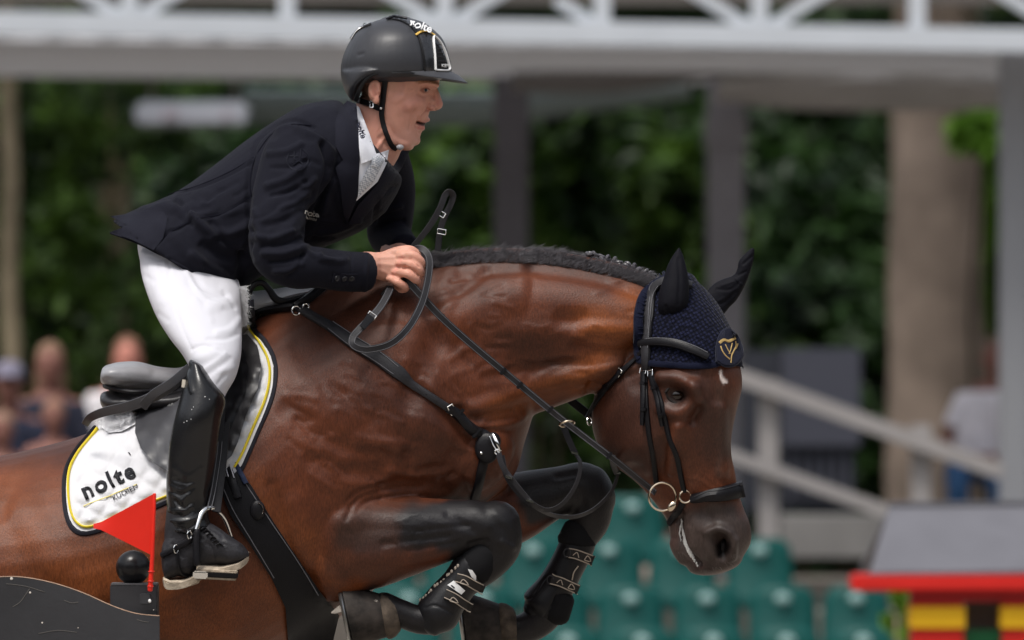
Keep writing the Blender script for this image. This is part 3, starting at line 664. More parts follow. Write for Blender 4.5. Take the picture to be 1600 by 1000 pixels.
vs = []; n1 = len(poly)
for s_ in (-.0012, .0012):
    for i in range(n1):
        t = i/(n1-1); a_ = np.array([243-5*t, 770+98*t]); L = np.array([146, 822])
        up = np.array([243, 770])*(1-t)+np.array([238, 868])*t
        for j in range(9):
            u = j/8; p = up*(1-u)+L*u
            if u == 1: p = L+np.array([0, (t-.5)*7])
            q = P(p[0], p[1], fy_+.004*math.sin(u*3+t)); vs.append((q.x, q.y+s_, q.z))
N1 = n1*9
fs = [(i*9+j, i*9+j+1, (i+1)*9+j+1, (i+1)*9+j) for i in range(n1-1) for j in range(8)]; fs += [tuple(v+N1 for v in f[::-1]) for f in fs]
bd = [j for j in range(9)]+[i*9+8 for i in range(1, n1)]+[(n1-1)*9+j for j in range(7, -1, -1)]+[i*9 for i in range(n1-2, 0, -1)]
fs += [(bd[i], bd[(i+1) % len(bd)], bd[(i+1) % len(bd)]+N1, bd[i]+N1) for i in range(len(bd))]
e.add(vs, fs); e.build('flag_sheet', m_flag, fg, True)
e = MB(); wtube(e, [[*P(241.5, 772, fy_-.001), .0035, .003], [*P(238, 868, fy_-.001), .0042, .004], [*P(234.5, 922, fy_-.001), .0052, .005]], 3, 12, .6); e.build('flag_stem', m_flag, fg, True)
for y in (893, 908, 916): 
    e = MB(); torus(e, P(236.5-(y-893)*.06, y, fy_-.001), .0058, .0012, Matrix.Rotation(math.pi/2, 3, 'X'), 14, 6); e.build('stem_ring', m_flag, fg, True)
# ================================================================= HORSE
horse = empty('horse', 'dark bay horse with black legs jumping, front legs tucked up', 'horse')
HB, HM, HS, BLK = (.082, .0225, .0088), (.038, .0130, .0076), (.185, .052, .0125), (.0075, .0070, .0085)
hb = MB()
wf_body = lambda c: 1-.16*np.clip(c, 0, 1)**2
sloft(hb, [(-470, 860, -462, 1030, .17, .06), (-400, 800, -380, 1075, .25, .05), (-300, 752, -260, 1085, .29, .04), (-180, 728, -130, 1088, .31, .03), (-60, 720, 10, 1098, .315, .02), (40, 704, 130, 1102, .32, .01),
           (150, 672, 260, 1085, .325, 0), (260, 615, 380, 1055, .315, 0), (350, 545, 480, 1000, .30, 0), (430, 474, 575, 930, .275, 0),
           (520, 437, 655, 850, .235, 0), (600, 408, 740, 800, .20, 0), (680, 397, 800, 748, .165, 0), (752, 389, 820, 690, .14, 0), (812, 388, 832, 652, .122, -.005)], k=4, n=44, round_=.3, e=.94, wf=wf_body)
# neck
sloft(hb, [(600, 415, 742, 740, .17, 0), (690, 396, 795, 690, .15, 0), (770, 387, 822, 655, .128, -.005), (850, 391, 868, 636, .116, -.012), (925, 402, 905, 622, .105, -.02), (985, 418, 945, 606, .094, -.027), (1040, 440, 975, 575, .08, -.03)], k=5, n=40, round_=.5, e=.95, wf=lambda c: 1-.45*np.clip(c, 0, 1)**1.5)
# head (turned towards the camera)
TH = math.radians(33)
hd = [(1018, 452, 1085, 440, .055), (992, 498, 1113, 470, .085), (968, 545, 1136, 510, .100), (938, 595, 1152, 556, .108), (928, 638, 1159, 600, .110), (929, 672, 1150, 642, .104), (942, 704, 1143, 677, .092),
      (970, 734, 1142, 708, .078), (1002, 762, 1148, 738, .068), (1026, 790, 1153, 768, .062), (1043, 816, 1162, 795, .060), (1048, 842, 1171, 818, .062), (1055, 866, 1173, 846, .060), (1074, 888, 1160, 872, .050)]
def head_rings(hd, k=4, n=48):
    A = catmull(np.array(hd, float), k); th = np.linspace(0, 2*math.pi, n, endpoint=False); R = []
    for lx, ly, rx, ry, b in A:
        L = P(lx, ly, -.05); Rr = P(rx, ry, -.05); e = (Rr-L).normalized(); h = (Rr-L).length/2; C = (L+Rr)/2
        u = e*math.cos(TH)+Vector((0, -1, 0))*math.sin(TH); v = e*math.sin(TH)+Vector((0, 1, 0))*math.cos(TH)
        c = np.sign(np.cos(th))*np.abs(np.cos(th))**.8; s = np.sign(np.sin(th))*np.abs(np.sin(th))**.85
        wf_ = .86+.14*c-.10*np.clip(c, 0, 1)**4
        a = h
        for _ in range(6):
            pts = np.array([list(u*float(a*ci)+v*float(b*si*wi)) for ci, si, wi in zip(c, s, wf_)]); pr = pts@np.array(e); a *= 2*h/(pr.max()-pr.min())
            a = max(a, .02)
        pr = pts@np.array(e); R.append(pts+np.array(C)-np.array(e)*(pr.max()+pr.min())/2)
    return R
ringloft(hb, head_rings(hd), True, .55)
# near foreleg
NL = -.175
sloft(hb, [(480, 690, 430, 880, .07, NL+.02), (545, 745, 478, 890, .085, NL), (600, 772, 515, 925, .085, NL), (655, 777, 580, 922, .075, NL-.01), (705, 780, 650, 898, .062, NL-.01), (748, 782, 705, 876, .054, NL-.01), (785, 792, 740, 862, .052, NL-.01), (808, 822, 752, 862, .05, NL-.01), (811, 848, 748, 860, .046, NL-.01)], k=4, n=28, round_=.6)
tube(hb, [(772, 820, NL-.01, .056, .05), (780, 850, NL-.01, .047, .044), (764, 878, NL-.01, .039, .036), (724, 914, NL-.01, .030, .03), (694, 942, NL-.01, .033, .034), (682, 962, NL-.01, .038, .036), (655, 968, NL-.01, .03, .03), (625, 958, NL-.01, .029, .03), (600, 950, NL-.01, .033, .036)], n=20)
# far foreleg
FL = .15
sloft(hb, [(700, 735, 640, 850, .08, FL-.03), (770, 742, 715, 872, .08, FL), (825, 735, 780, 862, .07, FL), (870, 729, 828, 842, .056, FL), (912, 722, 872, 812, .052, FL), (945, 738, 892, 800, .05, FL), (962, 775, 888, 802, .048, FL), (955, 808, 890, 812, .044, FL)], k=4, n=28, round_=.6)
tube(hb, [(922, 775, FL, .052, .05), (921, 812, FL, .044, .042), (905, 845, FL, .034, .034), (882, 890, FL, .030, .031), (862, 930, FL, .034, .036), (852, 955, FL, .040, .038), (830, 978, FL, .034, .034), (800, 985, FL, .030, .03), (775, 982, FL, .035, .036)], n=20)
# hind legs (behind the frame)
for sy in (-.17, .17):
    tube(hb, [(-380, 930, sy, .17, .11), (-395, 1060, sy, .15, .10), (-370, 1180, sy, .10, .075), (-430, 1310, sy, .055, .045), (-480, 1390, sy, .05, .04), (-475, 1450, sy, .036, .032), (-490, 1560, sy, .032, .03), (-500, 1620, sy, .04, .036), (-480, 1660, sy, .033, .033), (-455, 1690, sy, .05, .05)], n=16)
# withers, shoulder, elbow, buttock masses
ball(hb, P(520, 850, -.19), (.10, .06, .12)); ball(hb, P(610, 640, -.14), (.16, .08, .2)); ball(hb, P(740, 700, -.09), (.085, .075, .09)); ball(hb, P(745, 715, .08), (.085, .075, .09))
ball(hb, P(560, 690, -.17), (.13, .075, .13))
ball(hb, P(600, 640, .14), (.16, .08, .2))
me = fuse(hb, .0044, 26, .55)
N_ = (0, -1, 0)
sculpt(me, [
    # head: cheek, facial crest, eye socket, temple, nostril, mouth
    ([(960, 610), (955, 670), (985, 705)], 55, 0.0112), ([(990, 735), (1012, 770)], 22, -0.0084),
    ([(1000, 640), (1000, 690)], 40, 0.0056),
    ([(1060, 668), (1052, 700), (1048, 735)], 13, 0.0098), ([(1035, 700), (1030, 740)], 22, -0.0084),
    ([(1085, 650), (1100, 720), (1105, 760)], 26, -0.0112),
    ([(1035, 590), (1062, 592), (1084, 606)], 17, 0.0140), ([(1085, 600), (1092, 625)], 14, 0.0140), ([(1035, 640), (1060, 646), (1082, 640)], 14, 0.0084),
    ([(1058, 618)], 20, -0.0210), ([(1058, 618)], 11, -0.0056), ([(1090, 640), (1082, 660)], 13, -0.0098), ([(1110, 590), (1118, 620)], 18, -0.0070),
    ([(1128, 640), (1130, 740)], 14, 0.0056),
    ([(1000, 600), (1010, 580)], 22, -0.0056), 
    ([(1108, 832), (1122, 826), (1138, 834)], 12, 0.0140), ([(1145, 845), (1142, 868)], 12, 0.0126), ([(1106, 845), (1108, 868)], 11, 0.0084),
    ([(1127, 844), (1131, 864)], 16, -0.0280), ([(1128, 852), (1131, 860)], 9, -0.0252), ([(1088, 820), (1080, 850)], 26, 0.0070),
    ([(1062, 800), (1064, 830), (1076, 862), (1092, 882)], 7, -0.0126), ([(1052, 850), (1066, 876)], 12, 0.0084), ([(1085, 790), (1100, 800)], 30, -0.0070), ([(1046, 800), (1056, 812)], 8, -0.0084),
    # neck
    ([(720, 425), (820, 425), (930, 440), (1000, 462)], 14, -0.0043), ([(700, 500), (800, 460), (900, 462), (985, 490)], 42, 0.0085),
    ([(880, 500), (905, 500)], 22, -0.0085), ([(915, 512), (960, 516), (1000, 520)], 20, 0.0085), ([(900, 545), (960, 552), (990, 545)], 16, -0.0068),
    ([(700, 540), (800, 560), (880, 560)], 50, -0.0102), ([(740, 640), (820, 610), (900, 588), (985, 570)], 20, 0.0085), ([(760, 590), (860, 575), (930, 560)], 14, -0.0051),
    ([(880, 588), (905, 592)], 20, 0.0051), ([(925, 600), (918, 615)], 12, -0.0068), 
    ([(690, 400), (672, 440), (668, 480)], 20, -0.0068), ([(690, 500), (665, 560), (640, 620)], 30, -0.0085), ([(670, 480), (720, 455), (760, 425)], 14, -0.0051), ([(700, 470), (690, 500)], 20, 0.0051),
    ([(740, 665), (790, 662), (815, 650)], 12, 0.0068), ([(720, 640), (745, 655)], 14, -0.0051), ([(755, 648), (800, 640)], 7, -0.0034), ([(760, 660), (810, 652)], 6, -0.0034),
    ([(706, 560), (724, 548)], 9, 0.0026), ([(735, 510), (742, 540)], 8, 0.0026), 
    # shoulder and arm
    ([(480, 500), (560, 600), (680, 690)], 45, 0.0050), ([(660, 660), (720, 700), (730, 760)], 30, 0.0058), ([(640, 600), (700, 650), (735, 690)], 16, -0.0050),
    ([(450, 640), (520, 690), (600, 720)], 26, -0.0065), ([(490, 720), (540, 735), (590, 738)], 22, -0.0079), ([(470, 600), (540, 650)], 30, 0.0043),
    ([(560, 690), (620, 700)], 18, 0.0036), ([(600, 760), (660, 755), (700, 765)], 15, -0.0050), ([(635, 712)], 15, -0.0050), ([(655, 735), (690, 728)], 9, -0.0029), ([(610, 735), (650, 745)], 9, 0.0029),
    ([(548, 792), (566, 775), (610, 765), (660, 762)], 5.5, -0.0029), ([(556, 800), (580, 782), (640, 772)], 5, -0.0022), ([(545, 780), (560, 768), (600, 757)], 5, -0.0036), ([(540, 812), (548, 796)], 6, -0.0043),
    ([(700, 770), (718, 745), (722, 720)], 14, 0.0043), ([(690, 750), (706, 740)], 8, -0.0043), ([(735, 745), (742, 770)], 14, 0.0043), ([(745, 700), (775, 735)], 14, -0.0050),
    # forearm
    ([(530, 815), (600, 808), (700, 815)], 22, 0.0043), ([(600, 850), (700, 838)], 9, -0.0043), ([(650, 830), (735, 820)], 5, -0.0029), ([(640, 860), (720, 846)], 5, -0.0029), ([(560, 870), (640, 875), (700, 862)], 20, 0.0029),
    ([(700, 805), (740, 830)], 10, -0.0036), ([(745, 800), (760, 820)], 16, 0.0029), ([(785, 848), (800, 856)], 9, 0.0043), ([(770, 800), (795, 825)], 12, 0.0022), ([(735, 850), (760, 845)], 8, -0.0036),
    ([(460, 790), (480, 860), (520, 905)], 26, 0.0029), ([(425, 760), (450, 850), (490, 915)], 16, -0.0058),
    ([(940, 735), (950, 770)], 16, 0.0036), ([(905, 770), (915, 800)], 10, -0.0029), ([(870, 745), (900, 740)], 9, -0.0036),
    # flank folds
    ([(55, 730), (20, 760), (0, 800)], 22, -.006), ([(40, 800), (80, 880)], 40, .006), ([(290, 830), (320, 960)], 50, -.006)])
# fine wrinkles at the throat, ropey skin veins on shoulder
vs_ = []
for i in range(70):
    x = random.uniform(440, 730); y = random.uniform(560, 760); a = random.uniform(.1, .9)
    L = random.uniform(12, 40); vs_.append(([(x, y), (x+L*.5*math.cos(a), y+L*.5*math.sin(a)+random.uniform(-4, 4)), (x+L*math.cos(a), y+L*math.sin(a))], random.uniform(5, 10), random.choice((.0014, -.0017))))
for i in range(44):
    x = random.uniform(690, 990); y = random.uniform(430, 600); L = random.uniform(10, 35); a = random.uniform(-.5, .3)
    vs_.append(([(x, y), (x+L*math.cos(a), y+L*math.sin(a))], random.uniform(4, 9), random.choice((.0017, -.002))))
for i in range(16):
    x = random.uniform(1010, 1120); y = random.uniform(690, 840); L = random.uniform(8, 30); a = random.uniform(1.2, 2)
    vs_.append(([(x, y), (x+L*math.cos(a), y+L*math.sin(a))], random.uniform(5, 8), random.choice((.0014, -.0014))))
for i in range(30):      # branching surface veins
    x, y = random.choice(((random.uniform(480, 720), random.uniform(560, 760)), (random.uniform(760, 960), random.uniform(500, 600)), (random.uniform(1060, 1120), random.uniform(690, 760)), (random.uniform(560, 720), random.uniform(800, 850)))); a = random.uniform(-.2, 1.2); p_ = [(x, y)]
    for q in range(5): a += random.uniform(-.6, .6); x += 9*math.cos(a); y += 9*math.sin(a); p_.append((x, y))
    vs_.append((p_, 3.2, .0011))
sculpt(me, vs_)
lap(me, 1, .4)
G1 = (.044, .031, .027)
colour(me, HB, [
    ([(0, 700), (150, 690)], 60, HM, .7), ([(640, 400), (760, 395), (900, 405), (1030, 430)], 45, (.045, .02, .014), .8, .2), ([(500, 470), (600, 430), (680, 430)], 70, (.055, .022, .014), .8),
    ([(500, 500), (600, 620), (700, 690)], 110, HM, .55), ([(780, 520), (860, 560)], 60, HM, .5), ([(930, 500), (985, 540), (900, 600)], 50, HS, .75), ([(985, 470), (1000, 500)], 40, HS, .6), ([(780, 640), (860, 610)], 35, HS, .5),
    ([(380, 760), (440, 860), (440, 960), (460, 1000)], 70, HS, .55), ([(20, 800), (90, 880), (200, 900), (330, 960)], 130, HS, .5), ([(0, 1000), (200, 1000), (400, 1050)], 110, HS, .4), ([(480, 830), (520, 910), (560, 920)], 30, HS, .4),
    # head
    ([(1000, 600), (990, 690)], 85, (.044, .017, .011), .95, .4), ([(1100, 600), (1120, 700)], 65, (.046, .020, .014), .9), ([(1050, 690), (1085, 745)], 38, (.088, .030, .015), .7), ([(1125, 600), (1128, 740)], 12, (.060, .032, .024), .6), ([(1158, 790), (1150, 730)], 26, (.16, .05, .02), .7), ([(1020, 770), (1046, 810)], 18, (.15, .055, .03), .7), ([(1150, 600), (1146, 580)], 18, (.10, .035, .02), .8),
    ([(1085, 850), (1120, 840)], 78, G1, 1, .55), ([(1060, 618)], 24, (.016, .01, .009), .9, .3), ([(1128, 856)], 15, (.004, .003, .003), 1, .5), ([(1078, 885), (1110, 892)], 14, (.03, .016, .014), .8), ([(1046, 810), (1050, 850)], 16, (.075, .045, .038), .8),  # nostril hollow painted near-black as its inner shade
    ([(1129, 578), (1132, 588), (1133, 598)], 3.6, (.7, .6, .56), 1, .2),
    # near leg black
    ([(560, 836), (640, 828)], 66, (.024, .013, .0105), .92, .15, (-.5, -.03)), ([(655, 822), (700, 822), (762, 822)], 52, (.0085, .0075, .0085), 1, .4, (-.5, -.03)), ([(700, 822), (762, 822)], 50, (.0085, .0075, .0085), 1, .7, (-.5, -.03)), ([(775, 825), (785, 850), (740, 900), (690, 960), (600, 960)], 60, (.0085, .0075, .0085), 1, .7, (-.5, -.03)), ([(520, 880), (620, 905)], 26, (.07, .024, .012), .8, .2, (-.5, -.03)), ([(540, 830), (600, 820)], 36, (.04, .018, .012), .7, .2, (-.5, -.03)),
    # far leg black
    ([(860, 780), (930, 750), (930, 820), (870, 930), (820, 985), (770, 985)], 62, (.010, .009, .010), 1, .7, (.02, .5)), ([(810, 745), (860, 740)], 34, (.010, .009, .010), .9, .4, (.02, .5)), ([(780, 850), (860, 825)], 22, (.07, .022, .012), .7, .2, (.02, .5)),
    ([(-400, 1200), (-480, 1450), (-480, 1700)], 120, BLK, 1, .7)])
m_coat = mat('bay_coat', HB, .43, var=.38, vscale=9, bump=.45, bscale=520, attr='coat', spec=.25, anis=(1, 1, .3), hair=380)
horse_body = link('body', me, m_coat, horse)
HBV = bvh_of([horse_body])
# eye
m_eye = mat('horse_eye', (.012, .005, .003), .14, spec=.5); m_lid = mat('eyelid', (.014, .010, .009), .5)
p, n, _ = hit(HBV, 1058, 618)
e = MB(); ball(e, p+Vector((.001, .0135, 0)), (.0235, .0215, .0200)); e.build('eye', m_eye, horse, True)
for nm_, pts, r in (('eyelid', [(1040, 613, 0), (1048, 604, 0), (1062, 602, 0), (1075, 609, 0), (1081, 622, 0)], .0052), ('eyelid', [(1040, 613, 0), (1046, 624, 0), (1058, 631, 0), (1070, 630, 0), (1081, 622, 0)], .0042)):
    e = MB(); A = []
    for i, q in enumerate(pts): A.append([*P(q[0], q[1], p.y-.006+abs(i-2)*.001), r*(.7 if i in (0, 4) else 1), r*1.5])
    wtube(e, A, 4, 8, .6); e.build(nm_, m_lid, horse, True)
# near-black ball for the shade inside the nostril, foam at the mouth, whiskers
p, n, _ = hit(HBV, 1128, 856); e = MB(); ball(e, p+Vector((0, .002, 0)), (.012, .006, .0165), rot=Matrix.Rotation(.2, 3, 'Y')); e.build('nostril', mat('nostril', (.006, .004, .004), .5), horse, True)
m_foam = mat('foam', (.62, .62, .60), .35, bump=.6, bscale=400)
e = MB()
for pts, ws in (([(1065, 812), (1068, 832), (1075, 856), (1090, 884)], [2.5, 4, 7, 3]), ([(1066, 815), (1062, 832), (1064, 845)], [3, 2.5, 1.5])):
    q = catmull(pts, 7); W = catmull(np.array(ws, float).reshape(-1, 1), 7)[:, 0]
    for (x, y), wd in zip(q, W):
        h, nn, _ = hit(HBV, x+random.uniform(-.6, .6), y); ball(e, h, (wd*S*.55*random.uniform(.7, 1.2), .003, wd*S*.7), 8, 6)
e.build('foam', m_foam, horse, True)
m_hair = mat('black_hair', (.060, .056, .062), .36, spec=.5, var=.45, vscale=90)
def hairs(name, gen, m, parent, k=5, kind=None):
    vs = []; fs = []
    for base, tip, bend, wd in gen:
        d = tip-base; side = d.cross(Vector((0, -1, 0)))
        side = side.normalized()*wd if side.length > 1e-6 else Vector((wd, 0, 0)); s2 = Vector((0, wd*.8, 0)); i0 = len(vs)
        for j in range(k):
            t = j/(k-1); c = base+d*t+bend*t*t; f = (1-t*.85)
            vs += [tuple(c-side*f), tuple(c+side*f*.5+s2*f), tuple(c+side*f*.5-s2*f)]
        for j in range(k-1):
            a = i0+j*3
            for q in range(3): fs.append((a+q, a+(q+1) % 3, a+3+(q+1) % 3, a+3+q))
    me = bpy.data.meshes.new(name); me.from_pydata(vs, [], fs); return link(name, me, m, parent, True)
crest = catmull([(560, 424), (640, 402), (690, 398), (760, 391), (850, 394), (920, 405), (985, 421), (1032, 440)], 40)
g = []; nt_ = 420
tuft = [(random.gauss(.25, .35), random.uniform(.75, 1.25), random.gauss(0, .006), random.uniform(.4, 1.5)) for i in range(nt_)]
for i in range(11000):
    t = random.random()*(len(crest)-1.01); a = int(t); f = t-a; x = crest[a, 0]*(1-f)+crest[a+1, 0]*f; y = crest[a, 1]*(1-f)+crest[a+1, 1]*f
    ln_, hh, dy_, cu_ = tuft[int(t/(len(crest)-1)*nt_)]; yy = random.uniform(-.034, .012); L = random.uniform(.013, .026)*hh*(1 if x < 900 else .75)
    b = P(x, y+2+abs(yy)*190+random.uniform(0, 8), yy)
    g.append((b, b+Vector(((ln_+random.gauss(0, .12))*L, yy*.5+dy_, L*random.uniform(.7, 1))), Vector((.012*cu_, -.004*cu_, -.007*cu_)), .0010))
for i in range(5200):     # side hairs lying down the near side
    t = random.random()*(len(crest)-1.01); a = int(t); x, y = crest[a]; h, nn, ok = hit(HBV, x, y+random.uniform(3, 20)); ln_ = tuft[int(t/(len(crest)-1)*nt_)][0]
    if ok: g.append((h, h+Vector((.004+ln_*.012, -.004, random.uniform(.003, .013))), Vector((.004, -.003, 0)), .0009))
hairs('mane', g, m_hair, horse)
# knotted plaits towards the poll
for i, (x, y) in enumerate(((918, 396), (928, 398), (939, 401), (949, 404), (959, 407), (969, 410), (979, 414), (988, 417), (997, 421), (1006, 425), (1014, 428), (1023, 432))):
    e = MB(); c = P(x, y+4, -.012)
    for q in range(3):
        torus(e, c+Vector((random.uniform(-.004, .004), random.uniform(-.006, .004), -.003+q*.004)), .0058, .0036, Matrix.Rotation(random.uniform(-.7, .7), 3, 'X') @ Matrix.Rotation(random.uniform(0, 3), 3, 'Y') @ Matrix.Rotation(1.2, 3, 'Z'), 14, 7)
    e.build('plait', m_hair, horse, True)
g = []
for i in range(34):
    x, y = random.choice([(1148, 872), (1138, 884), (1120, 892), (1100, 896), (1060, 868)]); x += random.uniform(-8, 8)
    h = hit(HBV, x, y-6, -.08)[0]; g.append((h, h+Vector((random.uniform(-.006, .018), random.uniform(-.01, 0), -random.uniform(.008, .022))), Vector((0, 0, 0)), .00025))
hairs('whiskers', g, mat('whisker', (.16, .14, .12), .5), horse, 3)
g = []     # tail, streaming behind
for i in range(500):
    b = P(-462, 880, .06)+Vector((random.uniform(-.02, .02), random.uniform(-.03, .03), random.uniform(-.02, .02)))
    g.append((b, b+Vector((-random.uniform(.35, .5), random.uniform(-.1, .1), -random.uniform(.0, .1))), Vector((-.1, 0, -random.uniform(.3, .6))), .003))
hairs('tail', g, m_hair, horse, 6)
# hooves
m_hoof = mat('hoof', (.026, .021, .018), .7, var=.85, vscale=38, bump=.8, bscale=60); m_mud = mat('sandy_hoof', (.065, .050, .038), .85, var=.7, vscale=45, bump=1, bscale=90)
m_shoe = mat('shoe_steel', (.35, .35, .34), .35, 1)
def hoof(pts_c, a, parent, yv, sc=1.0):
    """pts_c centre of coronet px, a direction the toe points (deg from +x, down positive)"""
    e = MB(); c = P(*pts_c, yv); d = Vector((math.cos(a), 0, -math.sin(a))); u = Vector((math.sin(a), 0, math.cos(a)))
    R = []
    for t, r in ((-.012, .030), (0, .037), (.01, .040), (.035, .047), (.065, .054), (.078, .056)):
        R.append([list(c+d*t*sc+u*(math.cos(q)*r*1.1*sc-.006*sc-t*.25)+Vector((0, math.sin(q)*r*sc, 0))) for q in np.linspace(0, 2*math.pi, 24, endpoint=False)])
    ringloft(e, np.array(R), True, 0); e.build('hoof', m_hoof, parent, True)
    e = MB()
    R = [[list(Vector(R[1][j])*.0+Vector(v)) for j, v in enumerate(rr)] for rr in R[:3]]
    R2 = []
    for t, r in ((-.016, .032), (-.006, .0395), (.004, .0425), (.010, .041)):
        R2.append([list(c+d*t*sc+u*(math.cos(q)*r*1.1*sc-.006*sc)+Vector((0, math.sin(q)*r*sc, 0))) for q in np.linspace(0, 2*math.pi, 24, endpoint=False)])
    ringloft(e, np.array(R2), True, .2); e.build('coronet_band', m_mud, parent, True)
    e = MB(); q0 = c+d*.083*sc-u*.026*sc; A = []
    for q in np.linspace(-2.6, 2.6, 22): A.append([*(q0+u*(math.cos(q)*.052*sc)+Vector((0, math.sin(q)*.048*sc, 0))), .008, .005])
    wtube(e, A, 1, 8, 0, True, 0, up=tuple(d)); e.build('horseshoe', m_shoe, parent, True)
hoof((608, 966), math.radians(168), horse, NL-.01, 1.05)
hoof((792, 984), math.radians(172), horse, FL, 1.1)
e = MB(); e.prism([(592, 938), (572, 935), (550, 938), (530, 946), (516, 958), (524, 960), (556, 951), (588, 947)], NL-.045, NL+.03); e.build('shoe_pad', mat('pale_pad', (.38, .34, .30), .8, bump=.8, bscale=90, var=.3, vscale=60), horse, False, .002)
for sy in (-.17, .17): hoof((-440, 1700), math.radians(40), horse, sy, 1.1)
# ================================================================= TACK
m_blk = mat('black_leather', (.0065, .0062, .0078), .40, bump=.25, bscale=500, var=.2, vscale=40, spec=.2)
m_grey = mat('worn_leather', (.020, .0195, .0225), .5, bump=.3, bscale=500, var=.2, vscale=40)
m_steel = mat('polished_steel', (.75, .75, .74), .16, 1); m_brass = mat('bit_metal', (.62, .52, .40), .2, 1)
m_stitch = mat('pale_stitching', (.11, .11, .12), .8)
m_navy = mat('navy_crochet', (.005, .0065, .018), .85, bump=.5, bscale=300, sheen=.06, spec=.1)
def knit_mat():
    m = mat('navy_knit', (.006, .0075, .018), .9, sheen=.06, spec=.1); n = m.node_tree.nodes; l = m.node_tree.links; tc = n.new('ShaderNodeTexCoord')
    mp = n.new('ShaderNodeMapping'); mp.inputs['Rotation'].default_value = (0, .5, 0); l.new(tc.outputs['Object'], mp.inputs[0])
    v = n.new('ShaderNodeTexVoronoi'); v.inputs['Scale'].default_value = 135; v.inputs['Randomness'].default_value = .25; l.new(mp.outputs[0], v.inputs['Vector'])
    b = n.new('ShaderNodeBump'); b.inputs['Distance'].default_value = .003; b.inputs['Strength'].default_value = 1; b.invert = True
    l.new(v.outputs['Distance'], b.inputs['Height']); l.new(b.outputs[0], n['Principled BSDF'].inputs['Normal'])
    r = n.new('ShaderNodeMapRange'); r.inputs[1].default_value = .15; r.inputs[2].default_value = .6; r.inputs[3].default_value = 1.6; r.inputs[4].default_value = .25; l.new(v.outputs['Distance'], r.inputs[0])
    s = n.new('ShaderNodeVectorMath'); s.operation = 'SCALE'; s.inputs[0].default_value = (.0075, .009, .024); l.new(r.outputs[0], s.inputs['Scale']); l.new(s.outputs[0], n['Principled BSDF'].inputs['Base Color'])
    return m
m_knit = knit_mat()
# ---- ear bonnet: wraps the poll and forehead all round
bon = empty('ear_bonnet', 'navy crocheted ear bonnet with gold crest on the horse\'s head', 'ear bonnet')
bm = bmesh.new(); bm.from_mesh(horse_body.data)
c = getco(horse_body.data); pp = toP(c); no = getno(horse_body.data)
poly = [(1030, 420), (1060, 425), (1190, 420), (1190, 585), (1150, 575), (1115, 573), (1088, 574), (1056, 574), (1018, 572), (1000, 566), (993, 555), (993, 500), (1000, 468), (1030, 440)]
ins = inpoly(pp, poly)
bm.verts.ensure_lookup_table()
bmesh.ops.delete(bm, geom=[f for f in bm.faces if not all(ins[v.index] for v in f.verts)], context='FACES')
bmesh.ops.delete(bm, geom=[v for v in bm.verts if not v.link_faces], context='VERTS')
for v in bm.verts: v.co += v.normal*.0045
r = bmesh.ops.extrude_face_region(bm, geom=bm.faces[:])
for g in r['geom']:
    if isinstance(g, bmesh.types.BMVert): g.co += g.normal*.0015
bmesh.ops.recalc_face_normals(bm, faces=bm.faces)
me = bpy.data.meshes.new('cap'); bm.to_mesh(me); bm.free()
for l_ in horse_body.data.color_attributes: pass
bcap = link('cap', me, m_knit, bon)
BBV = bvh_of([horse_body, bcap])
e = MB(); strap_on(e, [(1042, 433), (1020, 447), (1005, 464), (998, 490), (997, 520), (997, 550), (1000, 562)], [12, 14, 15, 15, 15, 14, 8], BBV, .001, .005)
o = e.build('ribbed_edge', m_navy, bon, True)
for t in np.linspace(0, 1, 30):     # knitted ribs
    q = catmull([(1042, 433), (1020, 447), (1005, 464), (998, 490), (997, 520), (997, 555)], 10); i = int(t*(len(q)-2)); d = q[i+1]-q[i]; d /= np.linalg.norm(d); nn = np.array([-d[1], d[0]])
    if t == 0: rib = MB()
    a, b = q[i]-nn*6, q[i]+nn*6; A = []
    for pz in (a, (a+b)/2, b): h, n_, _ = hit(BBV, *pz); A.append([*(h+n_*.0055), .0016, .0018])
    wtube(rib, A, 2, 6, 0)
tag(rib.build('ribs', m_navy, bon, True), kind='stuff')
e = MB(); strap_on(e, [(998, 563), (1020, 568), (1050, 570), (1080, 572), (1110, 571), (1128, 566)], 10, BBV, .001, .005); e.build('lower_edge', m_navy, bon, True)
# near ear and far ear covers
m_lycra = mat('ear_fabric', (.0045, .0045, .0072), .7, bump=.4, bscale=90, spec=.1)
e = MB(); EY = -.125
sloft(e, [(1040, 520, 1066, 514, .014, EY+.03), (1031, 500, 1072, 494, .026, EY+.015), (1028, 480, 1076, 474, .030, EY), (1030, 456, 1077, 450, .028, EY), (1037, 434, 1075, 430, .022, EY+.002), (1043, 415, 1071, 412, .015, EY+.004), (1051, 400, 1067, 398, .008, EY+.006), (1060, 387, 1062, 387, .002, EY+.008)], 5, 28, .3)
me = fuse(e, .0022, 6, .5)
sculpt(me, [([(1060, 405), (1062, 440), (1060, 475)], 5, -.0016), ([(1040, 480), (1050, 500), (1062, 506)], 6, -.002), ([(1036, 498), (1064, 488)], 4, -.0015)])
link('ear_cover', me, m_lycra, bon)
e = MB(); EY2 = .03
sloft(e, [(1096, 470, 1118, 502, .016, EY2-.02), (1102, 458, 1130, 492, .018, EY2-.01), (1116, 443, 1140, 480, .018, EY2), (1130, 436, 1150, 470, .017, EY2), (1146, 430, 1161, 452, .015, EY2), (1152, 420, 1169, 434, .013, EY2), (1154, 409, 1175, 416, .011, EY2), (1160, 401, 1178, 402, .008, EY2), (1174, 387, 1179, 389, .003, EY2)], 5, 28, .3)
me = fuse(e, .0022, 5, .5)
